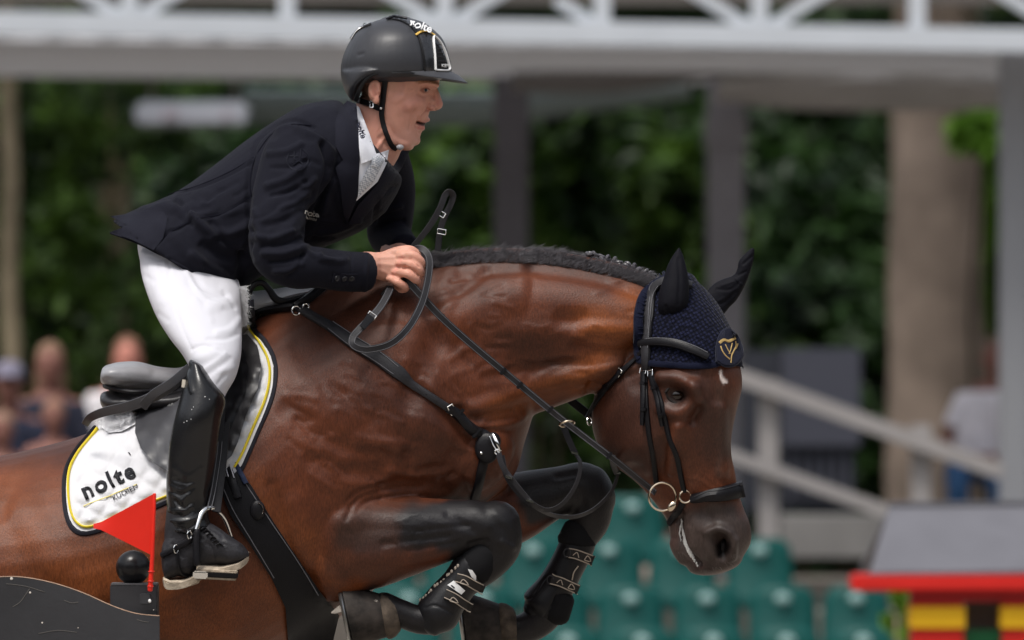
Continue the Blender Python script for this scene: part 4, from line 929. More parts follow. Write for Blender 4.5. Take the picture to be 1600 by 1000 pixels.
sculpt(me, [([(1106, 468), (1128, 474), (1150, 456)], 5, -.0018), ([(1110, 480), (1130, 466)], 4, .001), ([(1120, 452), (1142, 452), (1156, 440)], 4, -.0016), ([(1128, 446), (1146, 440)], 3.5, .0014), ([(1154, 430), (1166, 424)], 3.5, -.0018), ([(1162, 412), (1176, 400)], 4, -.002), ([(1150, 436), (1160, 446)], 3, .002)])
link('ear_cover', me, m_lycra, bon)
# crest flap
e = MB(); pts = [(1118, 566), (1118, 540), (1126, 518), (1138, 512), (1150, 520), (1159, 536), (1163, 552), (1158, 564), (1148, 573), (1132, 574)]
q = catmull(pts+[pts[0]], 4)[:-1]; cx, cy = 1140, 545; R = []
for f, dy in ((1, .008), (1.0, -.004), (.93, -.009), (.88, -.0085), (.85, -.011), (.5, -.0125), (.02, -.013)):
    rr = []
    for x, y in q:
        X, Y = cx+(x-cx)*f, cy+(y-cy)*f; h = hit(BBV, min(X, 1147), min(max(Y, 515), 570), -.14)[0]; rr.append(list(P(X, Y, h.y-.004+dy+max(0, X-1147)*.0012)))
    R.append(rr)
ringloft(e, np.array(R), True, 0); flap = e.build('crest_flap', mat('navy_felt', (.006, .0075, .020), .9, sheen=.08, bump=.5, bscale=350), bon, True)
FBV = bvh_of([flap]); m_gold = mat('gold_thread', (.48, .33, .13), .45, .3, bump=.8, bscale=500)
def gold(pts, w_=2.0, k=4):
    e = MB(); strap_on(e, pts, w_, FBV, .0, .0012, k, dflt=-.17); return e
for pts, w_ in (([(1124, 536), (1131, 531), (1139, 533), (1149, 528)], 4.6), ([(1126, 541), (1129, 549), (1134, 556), (1140, 561)], 2.2), ([(1149, 533), (1150, 541), (1146, 549), (1143, 556), (1142, 567)], 2.4), ([(1133, 538), (1137, 546), (1141, 553)], 1.6), ([(1144, 536), (1142, 545), (1139, 553)], 1.6), ([(1149, 541), (1153, 537), (1150, 545)], 1.4)):
    gold(pts, w_).build('gold_embroidery', m_gold, bon, True)
# ---- bridle
BBV = bvh_of([horse_body, bcap, flap])
br = empty('bridle', 'black leather bridle with padded noseband and loose ring bit', 'bridle')
def strap(name, pts, w_, m=m_blk, parent=None, bv=None, off=.003, th=.0035, k=6, yset=None, dflt=-.15):
    e = MB(); strap_on(e, pts, w_, bv or BBV, off, th, k, dflt, 0, yset); return e.build(name, m, parent, True)
strap('headpiece', [(1078, 448), (1050, 440), (1030, 446), (1020, 462), (1016, 490), (1013, 520), (1012, 545), (1012, 575)], [12, 14, 15, 16, 16, 16, 16, 14], m_grey, br, off=.006, th=.005)
for dx in (-6, 6): strap('stitching', [(1030+dx*.6, 447+dx*.5), (1020+dx, 464), (1016+dx, 490), (1013+dx, 520), (1012+dx*.9, 545)], 1.2, m_stitch, br, off=.0115, th=.0008)
strap('browband', [(1003, 537), (1030, 535), (1056, 538), (1082, 548), (1105, 560)], [12, 13, 14, 14, 11], m_blk, br, off=.008, th=.006)
strap('stitching', [(1006, 532), (1030, 530), (1058, 533), (1084, 543), (1104, 554)], 1.2, m_stitch, br, off=.0125, th=.0008)
strap('cheekpiece', [(1010, 560), (1009, 600), (1010, 625), (1015, 680), (1021, 719), (1027, 754)], [9, 10, 9, 8, 8, 8], m_blk, br)
strap('cheekpiece_end', [(1009, 582), (1008, 620), (1006, 664)], [9, 9, 6], m_blk, br, off=.008)
strap('noseband_strap', [(1013, 562), (1021, 590), (1034, 630), (1046, 680), (1059, 719), (1070, 768)], [7, 9, 8, 8, 8, 8], m_blk, br)
strap('noseband_strap_end', [(1021, 586), (1030, 625), (1037, 664)], [8, 8, 6], m_blk, br, off=.008)
strap('noseband', [(1082, 777), (1100, 776), (1122, 773), (1145, 768), (1162, 764)], [12, 17, 22, 25, 26], m_blk, br, off=.002, th=.012)
strap('noseband_seam', [(1086, 772), (1104, 769), (1124, 764), (1146, 757), (1160, 753)], 1.6, m_grey, br, off=.0135, th=.001)
strap('chin_strap', [(1068, 784), (1058, 800), (1047, 818)], [10, 11, 10], m_blk, br)
strap('throatlatch', [(1008, 545), (996, 560), (973, 581), (950, 606), (930, 634), (919, 655)], [6, 7, 9, 9, 8, 7], m_blk, br, off=.004)
strap('throatlatch_end', [(973, 581), (957, 600), (941, 616)], [9, 9, 6], m_blk, br, off=.008)
def buckle(parent, x, y, w_, h_, ang, bv, off=.009, m=m_steel, r=.0011):
    p, n, _ = hit(bv, x, y); c = p+n*off; R_ = Matrix.Rotation(math.radians(ang), 3, 'Y'); pts = [Vector((sx*w_*S/2, 0, sz*h_*S/2)) for sx, sz in ((-1, -1), (1, -1), (1, 1), (-1, 1))]
    zz = n.to_track_quat('-Y', 'Z').to_matrix(); e = MB()
    pts = [c+zz @ (R_ @ v) for v in pts]
    for a, b in zip(pts, pts[1:]+pts[:1]): wtube(e, [[*a, r, r], [*b, r, r]], 1, 8, .8)
    a = (pts[0]+pts[3])/2; b = (pts[1]+pts[2])/2; wtube(e, [[*a, r*.7, r*.7], [*b, r*.7, r*.7]], 1, 6, .8)
    return e.build('buckle', m, parent, True)
buckle(br, 1009, 581, 12, 9, 0, BBV); buckle(br, 1021, 584, 11, 9, -10, BBV); buckle(br, 971, 582, 9, 12, 40, BBV)
for x, y, a in ((1008, 600), (1008, 636), (1025, 606), (1034, 640)) and ((1009, 600, 0), (1009, 640, 0), (1026, 606, -15), (1036, 646, -15), (951, 606, 42)):
    e = MB(); p, n, _ = hit(BBV, x, y); R_ = n.to_track_quat('-Y', 'Z').to_matrix() @ Matrix.Rotation(math.radians(a), 3, 'Y'); e.box(p+n*.009, (.0068, .0045, .0035), R_); e.build('keeper', m_blk, br, False, .001)
p1, n1, _ = hit(BBV, 1035, 776); p2, n2, _ = hit(BBV, 1071, 776); yb = min(p1.y, p2.y)-.008
e = MB(); torus(e, P(1035, 776, yb), .029, .0024, Matrix.Rotation(.25, 3, 'Z'), 40); e.build('bit_ring', m_brass, br, True)
e = MB(); ball(e, P(1050, 791, yb-.003), (.008, .005, .012), rot=Matrix.Rotation(.6, 3, 'Y')); e.build('bit_cheek', m_brass, br, True)
e = MB(); wtube(e, [[*P(1050, 791, yb), .006, .006], [*P(1052, 792, yb+.09), .006, .006]], 2, 10, .5); e.build('mouthpiece', m_brass, br, True)
e = MB(); torus(e, P(1071, 776, yb-.002), .0125, .002, Matrix.Rotation(.2, 3, 'Z'), 28); e.build('noseband_ring', m_brass, br, True)
e = MB(); torus(e, P(921, 658, -.075), .008, .0016, Matrix.Rotation(.9, 3, 'Z'), 20); e.build('throat_ring', m_steel, br, True)
# ---- reins
rn = empty('reins', 'black leather reins looped through the rider\'s hands', 'reins')
e = MB(); st_ = MB(); strap_st(e, st_, [(628, 432, -.155), (641, 443, -.18), (685, 491, -.185), (732, 534, -.18), (799, 590, -.17), (870, 649, -.165), (957, 716, -.165), (1012, 760, yb+.01), (1024, 770, yb-.002)], [13, 10], .0026, 6, .35); e.build('near_rein', m_grey, rn, True); st_.build('stitching', m_stitch, rn, True)
for x, y, a in ((690, 496, -42), (786, 580, -40), (812, 602, -40), (860, 640, -39), (952, 712, -38)):
    e = MB(); e.box(P(x, y, -.176), (.0032, .0035, .0085), Matrix.Rotation(math.radians(-a), 3, 'Y')); e.build('rein_stop', m_blk, rn, False, .001)
e = MB(); st_ = MB(); strap_st(e, st_, [(600, 462, -.14), (610, 450, -.165), (598, 474, -.21), (582, 494, -.235), (562, 514, -.25), (551, 528, -.255), (553, 540, -.262), (574, 546, -.27), (610, 537, -.262), (638, 512, -.24), (658, 476, -.21), (668, 440, -.19), (671, 408, -.175), (664, 392, -.165), (652, 388, -.155), (645, 396, -.14)], [12.5, 11.5], .0026, 6, .3); e.build('rein_loop', m_grey, rn, True); st_.build('stitching', m_stitch, rn, True)
e = MB(); strap_free(e, [(636, 400, -.12), (644, 388, -.12), (660, 368, -.115), (676, 346, -.11), (688, 324, -.105), (695, 306, -.10), (702, 300, -.095), (708, 306, -.09), (704, 320, -.085), (695, 338, -.08), (688, 360, -.075), (684, 392, -.07)], [10, 11], .0022, 6, .4); e.build('rein_end', m_grey, rn, True)
e = MB(); strap_free(e, [(870, 600, .10), (890, 624, .10), (922, 650, .10), (990, 712, .085), (1050, 770, .08)], [13, 13], .0025, 5); e.build('far_rein', m_blk, rn, True)
e = MB(); strap_free(e, [(580, 494, -.246), (566, 512, -.257)], [14, 10], .003, 3); e.build('rein_tip', m_blk, rn, True)
for x, y, yy, a in ((581, 493, -.243, 35), (690, 362, -.085, 10), (689, 334, -.10, 30)):
    e = MB(); R_ = Matrix.Rotation(math.radians(a), 3, 'Y'); pts = [P(x, y, yy)+R_ @ Vector((sx*.0085, 0, sz*.005)) for sx, sz in ((-1, -1), (1, -1), (1, 1), (-1, 1))]
    for a_, b_ in zip(pts, pts[1:]+pts[:1]): wtube(e, [[*a_, .0011, .0011], [*b_, .0011, .0011]], 1, 8, .8)
    e.build('buckle', m_steel, rn, True)
# ---- breastplate and martingale
bp_ = empty('breastplate', 'black leather breastplate and running martingale across the horse\'s chest', 'breastplate')
strap('shoulder_strap', [(467, 482), (490, 497), (516, 512), (550, 536), (590, 560), (622, 582), (640, 598), (665, 614), (692, 632), (706, 641)], [15, 15, 17, 20, 22, 22, 14, 12, 12, 12], m_grey, bp_, HBV, .004, .005)
for s_ in (-1, 1): strap('stitching', [(516+s_*4, 512-s_*5), (550+s_*5, 536-s_*7), (590+s_*5, 560-s_*7), (618+s_*4, 580-s_*6)], 1.2, m_stitch, bp_, HBV, .0095, .0008)
strap('shoulder_strap', [(700, 637), (729, 662), (744, 673), (762, 686)], [15, 16, 17, 17], m_blk, bp_, HBV, .006, .008)
strap('withers_strap', [(463, 484), (480, 474), (508, 452), (530, 436)], [13, 14, 14, 14], m_blk, bp_, HBV, .008, .008)
buckle(bp_, 702, 638, 9, 16, -32, HBV, .012)
for x, y in ((654, 607), (667, 615), (680, 624)):
    e = MB(); p, n, _ = hit(HBV, x, y); ball(e, p+n*.0095, .0013, 8, 6); e.build('punch_hole', m_blk, bp_, True)
for x, y in ((716, 650), (742, 671)):
    e = MB(); p, n, _ = hit(HBV, x, y); e.box(p+n*.012, (.004, .006, .012), Matrix.Rotation(math.radians(40), 3, 'Y')); e.build('keeper', m_blk, bp_, False, .0015)
pz, nz, _ = hit(HBV, 759, 703); cy_ = pz.y-.012
e = MB(); ball(e, P(761, 700, cy_), (.026, .012, .033)); ball(e, P(770, 690, cy_), (.017, .014, .02)); me = fuse(e, .002, 3); link('chest_plate', me, m_blk, bp_)
e = MB(); ball(e, P(752, 708, cy_-.013), .0035, 10, 8); e.build('stud', m_steel, bp_, True)
e = MB(); wtube(e, [[*P(770, 678, cy_-.01), .0022, .0022], [*P(776, 690, cy_-.018), .004, .003], [*P(782, 704, cy_-.018), .0025, .0025]], 3, 8, .8); wtube(e, [[*P(765, 682, cy_-.014), .0015, .0015], [*P(771, 696, cy_-.018), .0015, .0015], [*P(779, 707, cy_-.018), .0015, .0015]], 3, 8, .8); torus(e, P(777, 706, cy_-.018), .005, .0016, None, 16); e.build('snap_hook', m_steel, bp_, True)
strap('girth_strap', [(756, 715), (750, 742), (741, 778)], [16, 15, 16], m_blk, bp_, HBV, .003, .005)
e = MB(); strap_free(e, [(790, 684, .0), (797, 672, .02), (806, 656, .05)], 11, .005, 4); e.build('far_strap', m_blk, bp_, True)
e = MB(); torus(e, P(791, 684, -.03), .006, .0016, Matrix.Rotation(.9, 3, 'Z'), 16); e.build('ring', m_steel, bp_, True)
my = cy_-.02
e = MB(); strap_free(e, [(779, 708, my), (786, 730, my-.005), (804, 754, my-.01), (822, 776, my-.012), (834, 788, my-.012), (856, 797, -.17), (880, 786, -.175), (900, 757, -.175), (907, 726, -.172), (899, 708, -.17)], [10, 6], .0025, 5, .5); e.build('martingale_fork', m_grey, bp_, True)
e = MB(); strap_free(e, [(784, 712, my+.01), (792, 745, my+.005), (815, 776, my), (840, 794, my), (868, 806, -.12), (900, 807, -.08), (930, 794, -.02), (955, 768, .0), (965, 741, .005), (962, 728, -.01)], [10, 5], .0025, 5, .6); e.build('martingale_fork', m_grey, bp_, True)
e = MB(); strap_free(e, [(899, 709, -.172), (890, 690, -.172), (881, 668, -.17)], 10, .003, 3); e.build('martingale_end', m_blk, bp_, True)
e = MB(); torus(e, P(886, 662, -.172), .0155, .0022, Matrix.Rotation(-.2, 3, 'Y') @ Matrix.Rotation(1.25, 3, 'X'), 28); e.build('ring', m_brass, bp_, True)
e = MB(); strap_free(e, [(964, 740, 0), (958, 726, -.04), (957, 712, -.1)], 9, .003, 3); e.build('martingale_end', m_blk, bp_, True)
for x, y, yy in ((898, 708, -.178), (964, 738, -.004), (795, 746, my-.012), (828, 783, my-.018)):
    e = MB(); e.box(P(x, y, yy), (.008, .003, .0022), Matrix.Rotation(.3, 3, 'Y')); e.build('buckle', m_steel, bp_, False, .001)
e = MB(); torus(e, P(463, 485, hit(HBV, 463, 485)[0].y-.016), .009, .0018, None, 20); e.build('ring', m_steel, bp_, True)
e = MB(); torus(e, P(478, 479, hit(HBV, 478, 479)[0].y-.016), .006, .0016, None, 20); e.build('ring', m_steel, bp_, True)
# ---- saddle pad
pad = empty('saddle_pad', 'white quilted saddle pad with yellow and black edging under the saddle', 'saddle pad')
m_pad = mat('white_quilt', (.58, .58, .60), .85, bump=.4, bscale=420, spec=.1); m_yel = mat('yellow_piping', (.66, .52, .03), .6); m_bind = mat('black_binding', (.012, .012, .018), .7)
ppoly = [(372, 470), (390, 466), (395, 512), (412, 534), (425, 560), (428, 590), (420, 628), (402, 670), (385, 710), (372, 734), (340, 755), (262, 780), (200, 806), (146, 828), (120, 826), (106, 800), (104, 745), (118, 709), (152, 668), (162, 650), (230, 600), (330, 560)]
def quilt(q, ed):
    a = math.radians(30); u = q[:, 0]*math.cos(a)+q[:, 1]*math.sin(a); v = -q[:, 0]*math.sin(a)+q[:, 1]*math.cos(a); T = 27.
    f = np.abs(np.sin(math.pi*u/T))*np.abs(np.sin(math.pi*v/T))
    return .011*f**.8*np.clip((ed-8)/8, 0, 1)
padq = sheet('quilted_cloth', [tuple(q) for q in cr2(ppoly+[ppoly[0]], 3)[:-1]], HBV, .008, .007, m_pad, pad, 3.6, 12, relief=quilt)
PBV = bvh_of([padq, horse_body])
strap('binding', [(392, 468), (396, 512), (413, 533), (427, 560), (430, 590), (422, 628), (404, 670), (387, 710), (372, 738), (340, 758)], 9, m_bind, pad, PBV, -.002, .007)
strap('binding', [(275, 778), (200, 810), (146, 831), (118, 829), (103, 800), (101, 745), (115, 709), (150, 668)], [9, 9, 9, 9, 8, 6, 4, 3], m_bind, pad, PBV, -.002, .007)
strap('piping', [(385, 470), (390, 513), (406, 535), (419, 562), (422, 590), (414, 626), (396, 668), (379, 708), (366, 730)], 3.6, m_yel, pad, PBV, .002, .004)
strap('piping', [(275, 770), (200, 800), (148, 822), (124, 820), (110, 796), (107, 745), (120, 711), (153, 671)], 3.6, m_yel, pad, PBV, .002, .004)
m_prt = mat('black_print', (.006, .006, .009), .6)
text_on('lettering', 'nolte', 169, 753, 36, 24, PBV, m_prt, pad, bold=.030, off=.0022, sub=2, spacing=1.2)
text_on('lettering', 'KÜCHEN', 196, 770, 10.5, 28, PBV, m_prt, pad, bold=.0, off=.0025, sub=1)
strap('printed_line', [(131, 791), (170, 776), (214, 757)], 1.6, mat('pale_yellow', (.7, .6, .2), .7), pad, PBV, .002, .0008)
text_on('lettering', "'", 205, 716, 22, 20, PBV, m_prt, pad, bold=.01, off=.0025)
# ---- saddle
sd_ = empty('saddle', 'grey-black leather jumping saddle on the white pad beneath the rider', 'saddle')
m_sad = mat('saddle_leather', (.040, .040, .045), .40, bump=.2, bscale=400, var=.12, vscale=20, spec=.5); m_sad2 = mat('saddle_panel_leather', (.022, .021, .023), .38, bump=.2, bscale=400, spec=.4)
e = MB(); sloft(e, [(166, 571, 163, 601, .165, 0), (185, 566, 180, 607, .175, 0), (215, 565, 212, 612, .165, 0), (250, 573, 248, 614, .14, 0), (290, 572, 292, 612, .115, 0), (340, 540, 350, 586, .095, 0), (378, 486, 398, 520, .06, 0)], 5, 32, .35, .8)
me = fuse(e, .0045, 8); sculpt(me, [([(165, 592), (200, 600), (250, 604)], 5, -.003), ([(170, 578), (190, 574), (230, 580)], 12, .003)]); link('seat', me, mat('sheen_seat_leather', (.25, .25, .265), .34, bump=.2, bscale=400, var=.1, vscale=20, spec=.6), sd_)  # sheen on the seat is put into its pale base colour
e = MB(); sloft(e, [(163, 612, 165, 640, .13, 0), (180, 608, 182, 650, .15, 0), (215, 608, 222, 645, .16, 0), (290, 600, 300, 640, .16, 0), (360, 540, 380, 580, .13, 0)], 5, 28, .5); me = fuse(e, .0045, 6); link('panel', me, m_sad2, sd_)
e = MB(); wtube(e, [[*P(163, 601, -.02), .004, .004], [*P(168, 605, -.12), .005, .005], [*P(205, 612, -.165), .005, .005], [*P(250, 609, -.15), .004, .004], [*P(290, 600, -.13), .004, .004]], 5, 8, .8); e.build('welt', m_blk, sd_, True)
SBV = bvh_of([padq, horse_body])
fl = sheet('flap', [(232, 622), (262, 605), (300, 590), (320, 600), (330, 700), (310, 745), (262, 738), (238, 722), (220, 700), (211, 676), (212, 650)], SBV, .024, .008, m_sad, sd_, 6, 14, dome=.004)
fr = sheet('flap', [(352, 560), (372, 524), (386, 522), (402, 540), (408, 570), (402, 608), (384, 650), (372, 690), (362, 712), (345, 728), (320, 720), (315, 620)], SBV, .022, .010, m_sad2, sd_, 5, 14, dome=.006)
fr2 = sheet('knee_roll', [(345, 570), (366, 540), (380, 545), (388, 575), (384, 610), (368, 650), (350, 700), (330, 700), (325, 600)], SBV, .030, .014, m_blk, sd_, 5, 10, dome=.012)
FLV = bvh_of([fl, fr, padq])
text_on('maker_lettering', 'PARMER', 258, 634, 7.5, 10, FLV, mat('debossed_grey', (.2, .2, .2), .6), sd_, off=.001)
e = MB()
strap_free(e, [(133, 663, -.20), (142, 652, -.235), (165, 643, -.27), (200, 635, -.315), (235, 622, -.335), (262, 606, -.34), (292, 582, -.33)], [12, 20], .004, 6, .2); e.build('surcingle_strap', m_sad, sd_, True)
e = MB(); strap_free(e, [(222, 636, -.325), (240, 616, -.345), (268, 598, -.352), (296, 574, -.34)], [15, 13], .004, 5, .1); e.build('surcingle_strap', m_sad, sd_, True)
# pommel arch strap and D-ring strap
strap('pommel_strap', [(374, 500), (392, 496), (417, 491), (440, 487), (463, 484)], [8, 10, 12, 11, 10], m_blk, sd_, PBV, .010, .006)
e = MB(); A = [[*P(388, 488, -.12), .006, .006], [*P(388, 462, -.115), .006, .006], [*P(396, 446, -.11), .0065, .0065], [*P(409, 442, -.105), .0065, .0065], [*P(420, 452, -.10), .007, .007], [*P(432, 468, -.10), .008, .008], [*P(450, 470, -.10), .006, .006], [*P(478, 462, -.09), .005, .005]]
wtube(e, A, 5, 10, .8); e.build('pommel_roll', m_blk, sd_, True)
# sheepskin numnah
m_wool = mat('white_sheepskin', (.80, .80, .82), .95)
def fluff(name, poly, bv, n, L, m, parent, yoff=.0, y0=None):
    poly = np.array(poly, float); g = []
    while len(g) < n:
        x = random.uniform(poly[:, 0].min(), poly[:, 0].max()); y = random.uniform(poly[:, 1].min(), poly[:, 1].max())
        if not inpoly(np.array([[x, y]]), poly)[0]: continue
        if y0 is None: h, nn, ok = hit(bv, x, y)
        else: h = P(x, y, y0); nn = Vector((0, -1, 0))
        h = h+nn*yoff; d = Vector((random.gauss(0, .6), -.7, random.gauss(-.1, .6))).normalized()*L*random.uniform(.6, 1.3); g.append((h, h+d, Vector((random.gauss(0, L*.4), 0, random.gauss(-L*.3, L*.4))), .0006))
    return hairs(name, g, m, parent, 4)
sheet('sheepskin_backing', [(158, 648), (182, 652), (214, 640), (212, 662), (190, 674), (170, 676), (159, 668)], SBV, .014, .008, m_wool, pad, 4, 4, dome=.006)
o = fluff('sheepskin_trim', [(158, 646), (182, 652), (212, 638), (212, 664), (190, 676), (170, 678), (158, 668)], SBV, 2600, .009, m_wool, pad, .019)
o = fluff('sheepskin_trim', [(366, 452), (384, 446), (388, 470), (384, 505), (372, 510), (366, 490)], SBV, 1800, .009, m_wool, pad, 0, -.15)
e = MB(); sloft(e, [(362, 455, 386, 448, .10, -.02), (366, 480, 388, 475, .12, -.02), (368, 510, 388, 506, .13, -.02)], 3, 16, .3); e.build('numnah_edge', m_wool, pad, True)
e = MB(); sloft(e, [(395, 455, 398, 500, .07, .02), (425, 452, 430, 490, .10, .02), (452, 448, 456, 475, .09, .02), (490, 446, 492, 462, .06, .02)], 4, 20, .5); e.build('far_pad_front', m_pad, pad, True)
# ---- girth with stud guard
gr = empty('girth', 'wide black stud-guard girth round the horse\'s belly', 'girth')
sheet('stud_guard', [(342, 760), (352, 745), (374, 738), (392, 758), (425, 812), (462, 868), (500, 925), (530, 962), (520, 1004), (470, 1022), (449, 1015), (450, 1000), (446, 950), (425, 905), (390, 850), (360, 805)], HBV, .012, .008, mat('girth_leather', (.006, .006, .0075), .5, bump=.3, bscale=300, spec=.15), gr, 9, 12, dome=.004)
GB = bvh_of([o for o in bpy.data.objects if o.name.startswith('stud_guard')]+[horse_body])
strap('edge_seam', [(376, 744), (424, 817), (460, 870), (498, 930)], 1.5, m_stitch, gr, GB, .001, .001); strap('edge_seam', [(350, 765), (366, 800), (395, 848), (428, 903)], 1.5, m_stitch, gr, GB, .001, .001)
strap('girth_billet', [(356, 728), (363, 750), (372, 778)], 12, m_blk, gr, GB, .004, .004); strap('girth_billet', [(368, 724), (377, 742), (384, 756)], 8, mat('navy_web', (.012, .02, .05), .7), gr, GB, .004, .004)
for x in (352, 360): strap('web_stripe', [(x, 728), (x+7, 750)], 1.6, mat('white_thread', (.5, .5, .55), .7), gr, GB, .010, .001)
e = MB(); p, n, _ = hit(GB, 402, 797); ball(e, p+n*.002, (.016, .007, .02)); e.build('rivet_cover', m_blk, gr, True)
e = MB(); wtube(e, [[*(P(402+9*math.cos(a), 797-11*math.sin(a), p.y-.009)), .0011, .0011] for a in np.linspace(-.5, 1.4, 8)], 2, 6, .8); e.build('rivet_rim', m_steel, gr, True)
# ---- tendon boots
m_shell = mat('boot_shell', (.007, .007, .0085), .45, bump=.2, bscale=300, var=.2, vscale=30); m_neo = mat('boot_neoprene', (.009, .009, .010), .9, spec=.1)
m_wprint = mat('white_print', (.6, .6, .6), .5); m_strap = mat('printed_elastic', (.02, .018, .017), .8, bump=.5, bscale=300); m_pale = mat('pale_weave', (.34, .29, .24), .8)
bt = empty('tendon_boot', 'black tendon boot with white logo on the nearer front leg', 'tendon boot')
ny = NL-.012
e = MB(); tube(e, [(752, 868, ny, .034, .036), (738, 886, ny, .041, .042), (718, 912, ny, .038, .04), (697, 938, ny, .042, .044), (682, 962, ny, .045, .046), (670, 980, ny, .026, .03)], 4, 26, .5); me = fuse(e, .0028, 6)
sculpt(me, [([(664, 950), (680, 946), (706, 958)], 3, -.002), ([(742, 872), (752, 892), (750, 905)], 4, -.003)]); nb = link('shell', me, m_shell, bt); NBV = bvh_of([nb])
e = MB(); tube(e, [(757, 862, ny, .039, .042), (748, 878, ny, .044, .045), (740, 890, ny, .042, .043)], 3, 26, .6); e.build('padding', m_neo, bt, True)
for pts in ([(714, 903), (727, 906), (742, 914), (757, 920)], [(696, 928), (710, 934), (724, 943), (738, 949)]):
    strap('strap', pts, 15, m_strap, bt, NBV, .002, .003, dflt=ny); 
    q = np.array(pts, float)
    for s_ in (-6, 6): strap('strap_edge', [(x+s_*-.35, y+s_) for x, y in pts], 1.6, m_pale, bt, NBV, .005, .001, dflt=ny)
for x, y, a in ((725, 909, -30), (708, 937, -35)):
    for dx, dy, L in ((-4, 3, 0), (0, 0, 0)):
        pass
    e = MB(); strap_on(e, [(x-6, y+2), (x-1, y-4), (x+6, y+4), (x-6, y+2)], 1.6, NBV, .006, .0008, 3, dflt=ny); e.build('strap_emblem', m_pale, bt, True)
def decal(name, poly, bv, m, parent, off=.0015, step=6): return sheet(name, poly, bv, off, .001, m, parent, step, 0, dflt=-.2)
decal('logo', [(699, 914), (709, 907), (727, 923), (721, 929)], NBV, m_wprint, bt, .003); decal('logo', [(731, 889), (738, 891), (744, 900), (744, 908), (737, 902)], NBV, m_wprint, bt, .003)
decal('logo_mark', [(706, 914), (711, 918), (709, 919), (704, 915)], NBV, m_prt, bt, .0045, 20)
e = MB(); A = []
for t in np.linspace(0, 1, 14): h = hit(NBV, 652+(712-652)*t+4, 936-(936-880)*t+3, ny)[0]; ball(e, h+Vector((random.uniform(-.002, .002), -.001, random.uniform(-.003, .003))), (.003, .002, .004), 8, 5)
e.build('studded_edge', m_pale, bt, True)
bt2 = empty('tendon_boot', 'black tendon boot with two patterned straps on the far front leg', 'tendon boot')
fy = FL-.005
e = MB(); tube(e, [(898, 832, fy, .036, .034), (902, 850, fy, .038, .038), (885, 886, fy, .037, .04), (866, 920, fy, .040, .042), (845, 948, fy, .044, .046), (836, 958, fy, .03, .03)], 4, 26, .6); me = fuse(e, .0028, 5)
sculpt(me, [([(820, 938), (834, 930), (850, 905), (866, 895)], 3, -.002), ([(850, 965), (870, 930)], 3, -.003)]); fb = link('shell', me, m_shell, bt2); FBV2 = bvh_of([fb])
e = MB(); tube(e, [(905, 826, fy, .034, .036), (901, 845, fy, .041, .042)], 3, 24, .6); e.build('padding', m_neo, bt2, True); e = MB(); tube(e, [(876, 935, fy-.004, .03, .04), (866, 958, fy-.004, .034, .04)], 3, 24, .7); e.build('fetlock_padding', m_neo, bt2, True)
for pts in ([(888, 864), (900, 866), (914, 871), (927, 876)], [(862, 906), (875, 909), (889, 915), (903, 921)]):
    strap('strap', pts, 16, m_strap, bt2, FBV2, .002, .004, dflt=fy-.035)
    for s_ in (-6.5, 6.5): strap('strap_edge', [(x+s_*-.3, y+s_) for x, y in pts], 1.8, m_pale, bt2, FBV2, .006, .001, dflt=fy-.04)
    x, y = pts[2]; e = MB(); strap_on(e, [(x-4, y+3), (x+1, y-4), (x+5, y+4), (x-4, y+3)], 1.6, FBV2, .007, .0008, 3, dflt=fy-.04); e.build('strap_emblem', m_pale, bt2, True)
    x, y = pts[1]; e = MB(); strap_on(e, [(x-5, y+2), (x+1, y-3), (x+3, y+5)], 1.4, FBV2, .007, .0008, 3, dflt=fy-.04); e.build('strap_emblem', m_pale, bt2, True)
    x, y = pts[0]; e = MB(); torus(e, P(x-2, y, fy-.045), .007, .0013, None, 16, rz=.009); e.build('strap_ring', m_grey, bt2, True)
strap('pattern_line', [(903, 884), (896, 894), (893, 906)], 2, m_pale, bt2, FBV2, .002, .001)
# ================================================================= RIDER
rider = empty('person', 'show jumping rider in black jacket, white breeches and black helmet, crouched over the horse', 'person')
m_skin = mat('skin', (.50, .235, .165), .48, attr='skin', bump=.25, bscale=350, sss=.12, var=.05, vscale=60)
rb = MB(); HY = -.155
wf_face = lambda c: 1-.36*np.clip(c, 0, 1)**2.2-.10*np.clip(-c, 0, 1)**2
sloft(rb, [(668, 66, 580, 72, .045, 0), (680, 82, 560, 88, .068, 0), (686, 100, 556, 108, .076, 0), (687, 118, 556, 126, .078, 0), (686, 130, 562, 138, .076, 0), (680, 140, 566, 148, .074, 0), (677, 150, 568, 160, .072, 0), (675, 162, 570, 174, .069, 0), (671, 175, 574, 188, .064, 0), (668, 186, 580, 202, .059, 0), (663, 198, 590, 213, .053, 0), (657, 212, 602, 224, .046, 0), (654, 222, 616, 231, .038, 0), (646, 229, 628, 233, .022, 0)], 4, 40, .4, .92, wf=wf_face)
tube(rb, [(675, 130, 0, .009, .016), (677.5, 139, 0, .0075, .0125), (681, 148, 0, .0082, .0118), (684.5, 157, 0, .0078, .0115), (686, 164.5, 0, .0076, .0115), (678, 169, 0, .0062, .011)], 4, 16)
ball(rb, P(672, 160, 0), (.013, .021, .014))
ball(rb, P(673.5, 168.5, -.0145), (.0080, .0060, .0058)); ball(rb, P(674, 169, .0135), (.0085, .0065, .0065))
ball(rb, P(665, 187, 0), (.0095, .019, .0055)); ball(rb, P(657.5, 200.5, 0), (.0088, .018, .0055)); ball(rb, P(647, 219, 0), (.0135, .017, .0115))
tube(rb, [(600, 178, 0, .062, .058), (590, 205, 0, .060, .058), (577, 235, 0, .060, .06), (556, 262, 0, .05, .07)], 4, 28)
